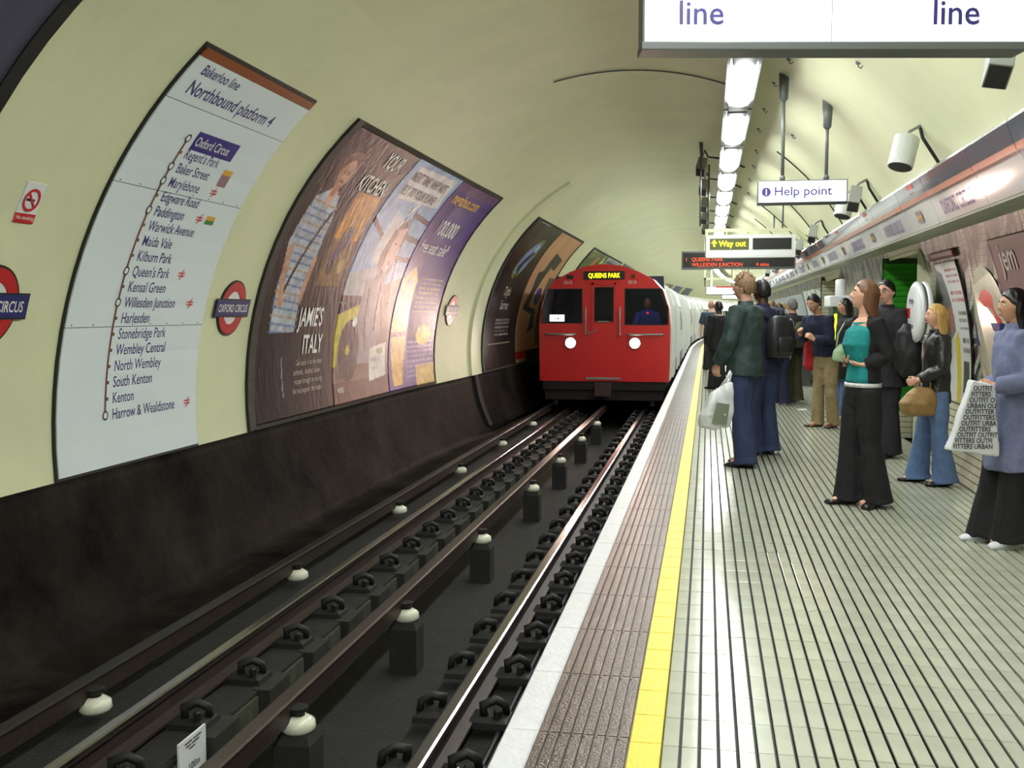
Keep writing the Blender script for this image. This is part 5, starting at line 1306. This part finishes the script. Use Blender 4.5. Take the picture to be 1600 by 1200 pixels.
# woman in teal
person('p', 'woman with long brown hair in a teal top, black cardigan and wide black trousers', (1.17, 8.22, 0), math.radians(114), dict(sex='f', skin='fair', k=.985, legs=((.085, .05), (-.10, -.08)), toe=(.1, -.5), arms=(((.21, -.10, 1.15), (.10, .07, 1.12), (-1, .3, .2), (0, 0, 1), .5), ((-.22, -.08, 1.16), (-.10, .06, 1.10), (1, .3, 0), (0, 0, 1), .5)), head=(-.42, .14), vox=.0085), ('long', H_BROWN, .26),
       [trousers('trousers', C_BLACK, flare=.035, baggy=.012, fold=.004), shirt('teal_top', C_TEAL, .955, .014, 0, low=.05, chest=.035, fold=.003), band('white_hem', C_WHT, .925, .957, .162, .118, .014), open_jacket('cardigan', C_BLACK, .96, 1.12, .024), shoes(S_BLK)])
# man with glasses
pg = person('p', 'man with glasses in a black coat standing before the green tiles', (1.80, 11.1, 0), math.radians(128), dict(skin='fair', k=1.03, legs=((.10, 0), (-.10, .02)), arms=(dn(1), ((-.24, .02, 1.14), (-.22, .18, 1.0), (0, 1, -.3), (1, 0, 0), 1.0)), head=(.25, .0), vox=.0095), ('short', H_DARK),
       [trousers('trousers', C_BLK2, baggy=.01), shirt('coat', C_BLK2, .70, .040, collar=True, flare=.03, fold=.010), shoes(S_BLK)])
def glasses(t, P, k):
    pass
hcg = Vector((0, .012 + .008, 1.515 + .118)) * 1.03; Rg = Matrix.Rotation(.25, 3, 'Z')
mb = MB()
for s in (-1, 1):
    n = 12; c_ = Vector((s * .030, .104, .004)); ring_ = [tuple(hcg + Rg @ (c_ + Vector((.022 * math.cos(2 * PI * j / n), 0, .015 * math.sin(2 * PI * j / n)))) * 1.03) for j in range(n + 1)]
    mb.tube(ring_, .0018, 5); mb.tube([tuple(hcg + Rg @ Vector(q) * 1.03) for q in ((s * .052, .102, .006), (s * .082, .06, .006), (s * .083, -.01, .004))], .0018, 5)
mb.tube([tuple(hcg + Rg @ Vector((x, .106, .008)) * 1.03) for x in (-.009, .009)], .0018, 5); build(mb, 'glasses', M_BLACK, pg, local=True)
# blonde woman
pb = person('p', 'blonde woman in a black leather jacket and flared blue jeans holding a tan handbag', (1.93, 9.36, 0), math.radians(98), dict(sex='f', skin='fair', k=.885, legs=((.15, .10), (-.13, -.06)), toe=(.1, -.2), arms=(((.22, -.02, 1.12), (.19, .06, .88), (0, .2, -1), (-1, 0, 0), .4), ((-.21, .02, 1.13), (-.14, .22, 1.02), (.1, 1, -.3), (.5, 0, 0), 1.1)), head=(.05, .02), vox=.0085), ('long', H_BLOND, .24),
       [trousers('jeans', C_JEAN2, flare=.045, baggy=.008), shirt('leather_jacket', C_LEATH, .80, .028, collar=True, fold=.012), shoes(S_BLK)])
# woman in the grey-blue coat
person('p', 'dark-haired woman in a blue-grey wool coat, black trousers and white trainers at the right edge', (1.91, 7.0, 0), math.radians(98), dict(sex='f', skin='asian', k=.93, legs=((.11, .10), (-.10, .02)), toe=(.0, -.35), arms=(((.22, -.04, 1.13), (.17, .16, 1.05), (0, 1, 0), (-1, 0, -.2), 1.2), ((-.23, -.02, 1.13), (-.15, .20, 1.10), (.2, 1, .0), (.8, 0, -.3), 1.2)), head=(.0, .0), vox=.0085), ('bob', H_DARK),
       [trousers('trousers', C_BLACK, flare=.05, baggy=.018, fold=.006, hemz=.05), shirt('coat', C_COAT, .52, .034, collar=True, flare=.055, fold=.014), shoes(S_WHT, 'trainer', S_GUM)])
# stooping person in khaki with red jacket, neighbour in jeans
pk = person('p', 'stooping person in khaki trousers and a dark top with a red jacket at the waist', (1.50, 13.75, 0), math.radians(128), dict(skin='asian', k=.98, lean=.32, legs=((.09, .04), (-.10, -.05)), arms=(((.22, .20, 1.14), (.10, .36, 1.22), (-.3, .5, .6), (-1, 0, 0), 1.0), ((-.22, .16, 1.14), (-.12, .34, 1.16), (.3, .6, .5), (1, 0, 0), 1.0)), head=(.2, -.35), vox=.010), ('short', H_DARK),
       [trousers('khaki_trousers', C_KHAKI, baggy=.0, flare=.012), shirt('dark_top', C_NAVY, .93, .026, fold=.012), shoes(S_BRN)])
person('p', 'person in blue jeans and a long black coat just behind the stooping one', (1.86, 14.75, 0), math.radians(100), dict(sex='f', skin='asian', k=.95, legs=((.09, .0), (-.09, 0)), arms=(dn(1), dn(-1)), vox=.011), ('bob', H_DARK),
       [trousers('jeans', C_JEAN2), shirt('coat', C_BLACK, .60, .03, collar=True, flare=.03), shoes(S_WHT)])
# pair with tracksuit and grey cap
def stripes(t, P, k):
    for s in (-1, 1):
        for d in (-.016, .004, .024):
            sh = shoulder(P, s); i = 0 if s > 0 else 1; el = Vector(P['arms'][i][0]); wr = Vector(P['arms'][i][1]); o = Vector((s * .082, d - .0, .01))
            mb = MB(); mb.tube([(sh + Vector((s * .03, d, .075))) * k, (sh + Vector((s * .082, d, .01))) * k, (sh.lerp(el, .5) + Vector((s * .074, d, 0))) * k, (el + Vector((s * .068, d, 0))) * k], .006 * k, 5); build(mb, 'white_stripe', C_WHT, t, local=True)
person('p', 'young man in a dark blue tracksuit with white stripes on the sleeves', (1.12, 16.9, 0), math.radians(25), dict(skin='fair', k=.92, legs=((.11, 0), (-.11, .03)), arms=(dn(1), dn(-1)), vox=.011), ('short', H_DBR),
       [trousers('tracksuit_trousers', C_NAVY, baggy=.025), shirt('tracksuit_top', C_NAVY, .86, .03, collar=True), stripes, shoes(S_WHT, 'trainer', S_GUM)])
pc = person('p', 'man in a grey flat cap and a dark olive jacket', (1.36, 17.35, 0), math.radians(35), dict(skin='mid', k=.965, legs=((.11, 0), (-.11, 0)), arms=(dn(1), dn(-1)), vox=.011), ('cap', C_GREY),
       [trousers('trousers', C_OLIVE, baggy=.02), shirt('jacket', cloth('dark_olive_jacket', rgb(38, 38, 40)), .82, .036, collar=True), shoes(S_WHT, 'trainer', S_GUM)])
rucksack(pc, C_OLIVE, .95, .95, label='olive green rucksack on the man in the grey cap')
# two by the edge
person('p', 'man in a black suit with a pale collar near the platform edge', (.22, 20.2, 0), math.radians(40), dict(skin='dark', k=.96, legs=((.10, 0), (-.10, .05)), arms=(dn(1), dn(-1)), vox=.012), ('crop', H_DARK),
       [trousers('trousers', C_BLACK), shirt('suit_jacket', C_BLACK, .78, .036, flare=.01), band('pale_collar', mat('cream_collar', rgb(196, 186, 164), .7), 1.45, 1.49, .075, .072, .012), shoes(S_BLK)])
person('p', 'balding man in a slate blue short-sleeved shirt farthest along the platform edge', (.10, 26.8, 0), math.radians(10), dict(skin='fair', k=1.0, legs=((.10, 0), (-.10, 0)), arms=(dn(1), dn(-1)), vox=.014, face=False), ('crop', mat('sandy_cropped_hair', rgb(150, 104, 80), .6)),
       [trousers('trousers', C_BLACK), shirt('short_sleeved_shirt', C_DBLUE, .86, .034, .5), shoes(S_BLK)])
# background standers, simple clothes
for i, (x, y, rz, kx, hm, top, lab, sx) in enumerate(((1.82, 30.5, 60, 1.03, H_LBR, C_DBLUE, 'distant person with light brown hair in a blue top', 'm'), (2.0, 28.5, 80, .98, H_BLOND, C_OLIVE, 'distant person with fair hair in an olive top', 'f'),
        (1.15, 24.7, 120, .97, H_BROWN, C_OLIVE, 'person with brown hair in an olive jacket behind the man in the cap', 'f'))):
    person('p', lab, bend((x, y, 0)), math.radians(rz), dict(sex=sx, skin='fair', k=kx, arms=(dn(1), dn(-1)), vox=.015, face=False), ('short', hm), [trousers('trousers', C_JEAN), shirt('top', top, .84, .03), shoes(S_BLK)])
# people seated on the far bench
def seated(label, loc, rz, hm, top, leg, skin='fair'):
    t = thing('person', label, 'person', loc, rz)
    mb = MB(); mb.loft([elring((0, 0, z), a, b) for z, a, b in ((.42, .15, .12), (.52, .15, .11), (.70, .13, .09), (.88, .155, .105), (.98, .16, .09), (1.03, .07, .06))]); R = Matrix.Identity(3)
    mb.tube([(0, 0, 1.0), (0, .01, 1.12)], [.055, .05], 12); mb.loft(head_pts(1, R, Vector((0, .03, 1.22))))
    for s in (-1, 1):
        mb.tube([(s * .09, 0, .50), (s * .12, .42, .50), (s * .12, .42, .10)], [.085, .062, .04], 10); mb.tube([(s * .15, 0, .97), (s * .21, .06, .74), (s * .10, .28, .62)], [.05, .042, .03], 9); hand(mb, (s * .10, .28, .62), (0, 1, -.2), (0, 0, -1), 1, s, .5); mb.tube([(s * .12, .42, .10), (s * .12, .55, .04)], [.04, .03], 8)
    finish(remesh(mb, .011, 1), 'body', SKINS[skin], t)
    mb = MB(); mb.loft([elring((0, 0, z), a + .025, b + .025, 18) for z, a, b in ((.47, .15, .12), (.70, .14, .10), (.88, .16, .11), (.98, .165, .09), (1.02, .08, .065))])
    for s in (-1, 1): mb.tube([(s * .12, 0, .96), (s * .16, 0, .97), (s * .21, .06, .74), (s * .115, .25, .63)], [.06, .065, .058, .042], 10)
    finish(remesh(mb, .013, 2, .006), 'jacket', top, t)
    mb = MB()
    for s in (-1, 1): mb.tube([(s * .08, -.02, .50), (s * .12, .42, .50), (s * .12, .42, .12)], [.11, .078, .065], 12)
    mb.loft([elring((0, 0, z), .17, .14) for z in (.41, .56)]); finish(remesh(mb, .013, 2, .006), 'trousers', leg, t)
    for s in (-1, 1):
        mb = MB(); mb.loft([[(s * .12 + w * math.cos(q), .42 + y, max(0, h * .5 + h * .5 * math.sin(q))) for q in [2 * PI * j / 12 for j in range(12)]] for y, w, h in ((-.07, .03, .08), (0, .042, .11), (.1, .046, .06), (.18, .03, .04))]); build(mb, 'shoe', S_BLK, t, smooth=True, local=True)
    mb = MB(); mb.ball((0, .015, 1.24), (.087, .10, .118)); mb.ball((0, -.03, 1.16), (.085, .07, .11)); finish(remesh(mb, .010, 1, .006, (30, 30, 10)), 'hair', hm, t)
    # the face shows in front of the hair
    return t
bn = thing('platform_bench', 'grey bench fixed along the far platform wall', 'bench', (2.0, 22.3, 0))
mb = MB(); mb.box(1.70, 2.10, 21.2, 24.6, .40, .46); build(mb, 'seat', M_DKGREY, bn, bevel=.01)
for y in (21.5, 22.9, 24.3):
    mb = MB(); mb.box(1.76, 2.05, y - .03, y + .03, 0, .40); build(mb, 'leg', M_DKGREY, bn)
mb = MB(); mb.box(2.08, 2.12, 21.2, 24.6, .5, .85); build(mb, 'backrest', M_DKGREY, bn)
seated('brown-haired seated person in a blue top on the far bench', (1.90, 21.9, .0), math.radians(100), H_DBR, cloth('blue_top', rgb(44, 74, 130)), C_JEAN2)
seated('seated person in an olive coat at the near end of the far bench', (1.90, 22.7, .0), math.radians(100), H_BROWN, C_OLIVE, C_BLACK, 'mid')
seated('dark-haired seated person in black farther along the bench', (1.90, 23.6, .0), math.radians(100), H_DARK, C_NAVY, C_BLACK)

# ---------------- things people hold ----------------
def finish_thing(em, name, m, label, cat, loc=(0, 0, 0)):
    o = finish(em, name, m, None); V = np.empty(len(em.vertices) * 3); em.vertices.foreach_get('co', V); V = V.reshape(-1, 3)
    c = np.array([(V[:, 0].min() + V[:, 0].max()) / 2, (V[:, 1].min() + V[:, 1].max()) / 2, V[:, 2].min()]); em.vertices.foreach_set('co', (V - c).ravel()); o.location = c
    return tagp(o, label, cat)
# white plastic carrier bag swinging from his hand
bagm = mat('white_plastic_film', rgb(216, 218, 220), .35, bump=.5, bscale=14)
th_ = thing('carrier_bag', 'crumpled white plastic carrier bag hanging from the hand of the man in green', 'bag', (.10, 9.62, .42), math.radians(20))
mb = MB(); mb.loft([elring((x, 0, z), w, d, 20, .75) for z, w, d, x in ((.0, .11, .03, -.02), (.015, .145, .05, -.02), (.12, .15, .075, -.01), (.24, .13, .06, .02), (.34, .09, .04, .06), (.41, .05, .02, .09))]); em = remesh(mb, .009, 1, .026, (12, 12, 7), 4); finish(em, 'bag_body', bagm, th_)
for s in (-1, 1):
    mb = MB(); mb.tube([(.06 + s * .02, 0, .39), (.10, s * .01, .47), (.12, 0, .52), (.13, 0, .50), (.11, 0, .40)], .010, 6); build(mb, 'handle', bagm, th_, smooth=True, local=True)
mb = MB(); mb.loft([[(x, y, z) for x, y, z in ((-.08, -.082, .05), (.06, -.085, .03), (.09, -.080, .22), (-.03, -.080, .24))], [(x, y + .004, z) for x, y, z in ((-.08, -.082, .05), (.06, -.085, .03), (.09, -.080, .22), (-.03, -.080, .24))]]); build(mb, 'printed_patch', mat('grey_green_print', rgb(120, 128, 112), .5), th_, local=True)
# tan handbag
th_ = thing('handbag', 'slouchy tan leather handbag held by the blonde woman', 'bag', (1.76, 9.22, .60), math.radians(5))
mb = MB(); mb.loft([elring((x, 0, z), w, d, 20, .85) for z, w, d, x in ((.0, .10, .04, .02), (.02, .145, .07, .01), (.11, .155, .09, .0), (.19, .12, .07, .02), (.25, .05, .03, .05))]); finish(remesh(mb, .009, 1, .018, (10, 10, 9), 6), 'bag_body', mat('tan_leather', rgb(158, 124, 76), .5, noise=.2, nscale=12), th_)
mb = MB(); mb.tube([(-.03, 0, .22), (.0, 0, .29), (.06, 0, .33), (.10, 0, .28), (.10, 0, .21)], .009, 8); build(mb, 'handle', mat('tan_leather', rgb(158, 124, 76)), th_, smooth=True, local=True)
# printed tote bag
th_ = thing('tote_bag', 'white tote bag covered in black hand lettering, held by the woman in the coat', 'bag', (1.63, 6.84, .62), math.radians(6))
M_TOTE = mat('white_cotton_bag', rgb(216, 218, 222), .7, bump=.2, bscale=12)
mb = MB()
prof_ = [(-.15, .0), (.15, -.03), (.12, .40), (-.02, .44)]
mb.loft([[(x, -.045 + .0, z) for x, z in prof_], [(x, .0, z) for x, z in prof_], [(x, .045, z) for x, z in prof_]]); finish(remesh(mb, .009, 2, .012, (9, 9, 6), 8), 'bag_body', M_TOTE, th_)
rt = random.Random(5); words = ['OUTFITTERS', 'OUTFIT', 'URBAN', 'URBAN OUT', 'FITTERS']
for r in range(11):
    z = .015 + r * .036; xl = -.135 + .135 * (z / .44) + .0; xr = .135 - .02 * z / .4
    mb = MB(); s_ = ' '.join(rt.choice(words) for _ in range(3)); v, f_ = text2d(s_, .042, 'LEFT', .02, .8); wmax = xr - xl
    v2 = [(a, b) for a, b in v]; 
    nn = len(s_)
    cut = max(2, int(len(s_) * min(1, wmax / max(a for a, _ in v)))); v, f_ = text2d(s_[:cut], .042, 'LEFT', .02, .8)
    flat(mb, (v, f_), lambda a, b: (xl + a, -.053 - .012 * math.sin((xl + a) * 9 + z * 8) * 0 - .004, z + b + .0)); build(mb, 'lettering', M_PRK, th_, local=True, fix=False)
# pale green bag at the stooping person's side, red jacket
th_ = thing('shoulder_bag', 'pale green shoulder bag hanging beside the stooping person', 'bag', (1.66, 13.45, .86), math.radians(20))
mb = MB(); mb.loft([elring((0, 0, z), w, d, 16) for z, w, d in ((0, .07, .03), (.02, .13, .06), (.14, .12, .07), (.22, .05, .03))]); finish(remesh(mb, .011, 1, .014, (10, 10, 9), 3), 'bag_body', mat('pale_green_cloth', rgb(170, 200, 160), .7), th_)
mb = MB(); mb.tube([(-.08, 0, .18), (-.06, 0, .34), (.04, .02, .50), (.10, 0, .34), (.09, 0, .18)], .010, 6); build(mb, 'strap', mat('pale_green_cloth', rgb(170, 200, 160)), th_, smooth=True, local=True)
mb = MB(); mb.loft([elring((1.33 + x, 13.95, z), w, d, 16) for z, w, d, x in ((.72, .05, .05, 0), (.78, .09, .10, 0), (1.0, .10, .12, .0), (1.22, .09, .10, .04), (1.34, .05, .06, .08))]); o = finish_thing(remesh(mb, .012, 1, .02, (10, 10, 7), 3), 'red_jacket', C_RED, 'red jacket carried behind the stooping person', 'jacket')
mb = MB(); mb.loft([elring((1.96, 10.78, z), w, d, 16) for z, w, d in ((.84, .06, .05), (.90, .13, .10), (1.10, .15, .11), (1.28, .12, .09), (1.36, .05, .04))]); finish_thing(remesh(mb, .012, 1, .02, (10, 10, 7), 7), 'shoulder_bag', mat('black_nylon', rgb(26, 26, 30)), 'bulky black bag at the side of the man with glasses', 'bag')
mb = MB(); mb.loft([[(1.37, 16.05, .004), (1.50, 16.1, .004), (1.46, 16.25, .004), (1.34, 16.2, .004)], [(1.375, 16.06, .012), (1.49, 16.11, .02), (1.455, 16.24, .014), (1.35, 16.19, .01)]]); build(mb, 'paper_scrap', M_WHITE, cat='litter', label='white scrap of paper lying on the platform floor')

# ---------------- fixtures on the vault ----------------
def onvault(x, z): pass
M_CABLE = mat('black_cable', rgb(34, 34, 34), .5)
def vault_pt(Y, th, off=0): return Vector(arc(Y, th, off))
def clip_speaker(Y, th, size, label, kind, n=0):
    p = vault_pt(Y, th); inw = (Vector((CX0, Y, CZ)) - p).normalized(); t = thing('wall_speaker', label, 'speaker', p, 0, None)
    mb = MB(); mb.lathe([(.05, 0), (.05, .015)], (0, 0, 0), 10); 
    c = p + inw * .16 + Vector((0, -.04, -.10))
    mbb = MB(); mbb.tube([p, p + inw * .10 + Vector((0, 0, .02)), c + Vector((0, 0, .10))], .012, 8); build(mbb, 'bracket', M_GREY, t, smooth=True)
    mbb = MB(); mbb.tube([p + Vector((.0, .02, -.01)), p + Vector((.06, .06, -.06)) + inw * .04, vault_pt(Y + .1, th - 6, .03), vault_pt(Y + .15, th - 12, .03)], .014, 7); build(mbb, 'cable', M_CABLE, t, smooth=True)
    mbb = MB()
    if kind == 'cyl':
        ax = Vector((-.25, -.25, -1)).normalized()
        mbb.tube([c + ax * -.12, c + ax * -.11, c + ax * .11, c + ax * .13], [size * .85, size, size, size * .97], 22); build(mbb, 'housing', mat('pale_grey_housing', rgb(196, 200, 196), .35), t, smooth=False)
        mbb = MB(); mbb.tube([c + ax * .128, c + ax * .134], [size * .9, size * .9], 22); build(mbb, 'grille', M_BLACK, t)
    else:
        ax = Vector((-.2, -.5, -.8)).normalized(); u = ax.cross(Vector((1, 0, 0))).normalized(); w = ax.cross(u); s = size
        R_ = [[c + ax * a + u * (s * b1) + w * (s * b2) for b1, b2 in ((-1, -.7), (1, -.7), (1, .7), (-1, .7))] for a in (-.10, .12)]; mbb.loft(R_); build(mbb, 'housing', mat('grey_housing', rgb(150, 152, 150), .45), t, bevel=.006)
        R_ = [[c + ax * a + u * (s * b1 * .85) + w * (s * b2 * .85) for b1, b2 in ((-1, -.7), (1, -.7), (1, .7), (-1, .7))] for a in (.119, .126)]; mbb = MB(); mbb.loft(R_); build(mbb, 'grille', M_BLACK, t)
    return t
def thv(x): return math.degrees(math.acos((x - CX0) / R0))
clip_speaker(8.55, 38.5, .095, 'pale cylindrical loudspeaker on a bracket above the frieze', 'cyl')
clip_speaker(11.5, 37.5, .085, 'grey box loudspeaker above the frieze beyond the cylindrical one', 'box')
clip_speaker(12.3, 37.5, .095, 'grey loudspeaker partly behind the Help point sign', 'cyl')
clip_speaker(5.75, 39.5, .085, 'large grey box loudspeaker under the right end of the big sign', 'box')
for i, Y in enumerate((16, 18.5, 21, 24, 28)):
    clip_speaker(Y, 37.5, .08, '%s grey loudspeaker down the far part of the frieze' % ('first second third fourth fifth'.split()[i]), 'box')
for i, (Y, x) in enumerate(((16.4, -.12), (18.6, -.14), (21.3, -.16), (24, -.18), (27, -.2))):
    clip_speaker(Y, thv(x), .10, 'grey box loudspeaker left of the light row, %s from the camera' % ('nearest second third fourth farthest'.split()[i]), 'box')
# small iron hooks right of the light row
for i, (Y, x) in enumerate(((8.5, 1.12), (9.6, .68), (10.7, .62), (12.1, .60), (12.6, .95), (13.4, .60), (14.9, .62), (16.2, .62), (17.6, .6), (19.2, .62))):
    p = vault_pt(Y, thv(x)); t = thing('ceiling_hook', nth_label('small iron hook in the vault beside the light row', i, ''), 'hook', p, 0, 'iron hooks in the vault'); mb = MB(); mb.lathe([(.02, -.012), (.02, .02)], tuple(p), 8); build(mb, 'plate', M_DKGREY, t)
    mb = MB(); mb.tube([p, p + Vector((0, 0, -.03)), p + Vector((.02, 0, -.045)), p + Vector((.035, 0, -.025))], .005, 6); build(mb, 'hook', M_DKGREY, t)
# slender cables across the vault, pipe on the left of the lights
mb = MB(); mb.tube([vault_pt(11.6, th, .012) for th in np.linspace(104, 68, 14)], .008, 6); build(mb, 'ceiling_cable', M_DKGREY, cat='cable', label='thin cable crossing the vault before the train', smooth=True)
mb = MB(); mb.tube([Vector((-.12, y, 3.98)) for y in (15.8, 22, 28)], .03, 8); mb.tube([(-.12, 15.8, 3.98), (-.12, 15.8, 2.75)], .015, 6); build(mb, 'conduit_pipe', M_DKGREY, cat='pipe', label='grey conduit left of the light row above the signs', smooth=True)
for i, (Y) in enumerate((14.2, 17.2, 19.8, 22.5, 26)):
    mb = MB(); mb.tube([vault_pt(Y + (th - 50) * -.02, th, .02) for th in np.linspace(56, 33, 12)], .010, 6); build(mb, 'wall_cable', M_CABLE, cat='cable', group='cables down the vault', label=nth_label('dark cable running down the vault to the frieze', i, ''), smooth=True)
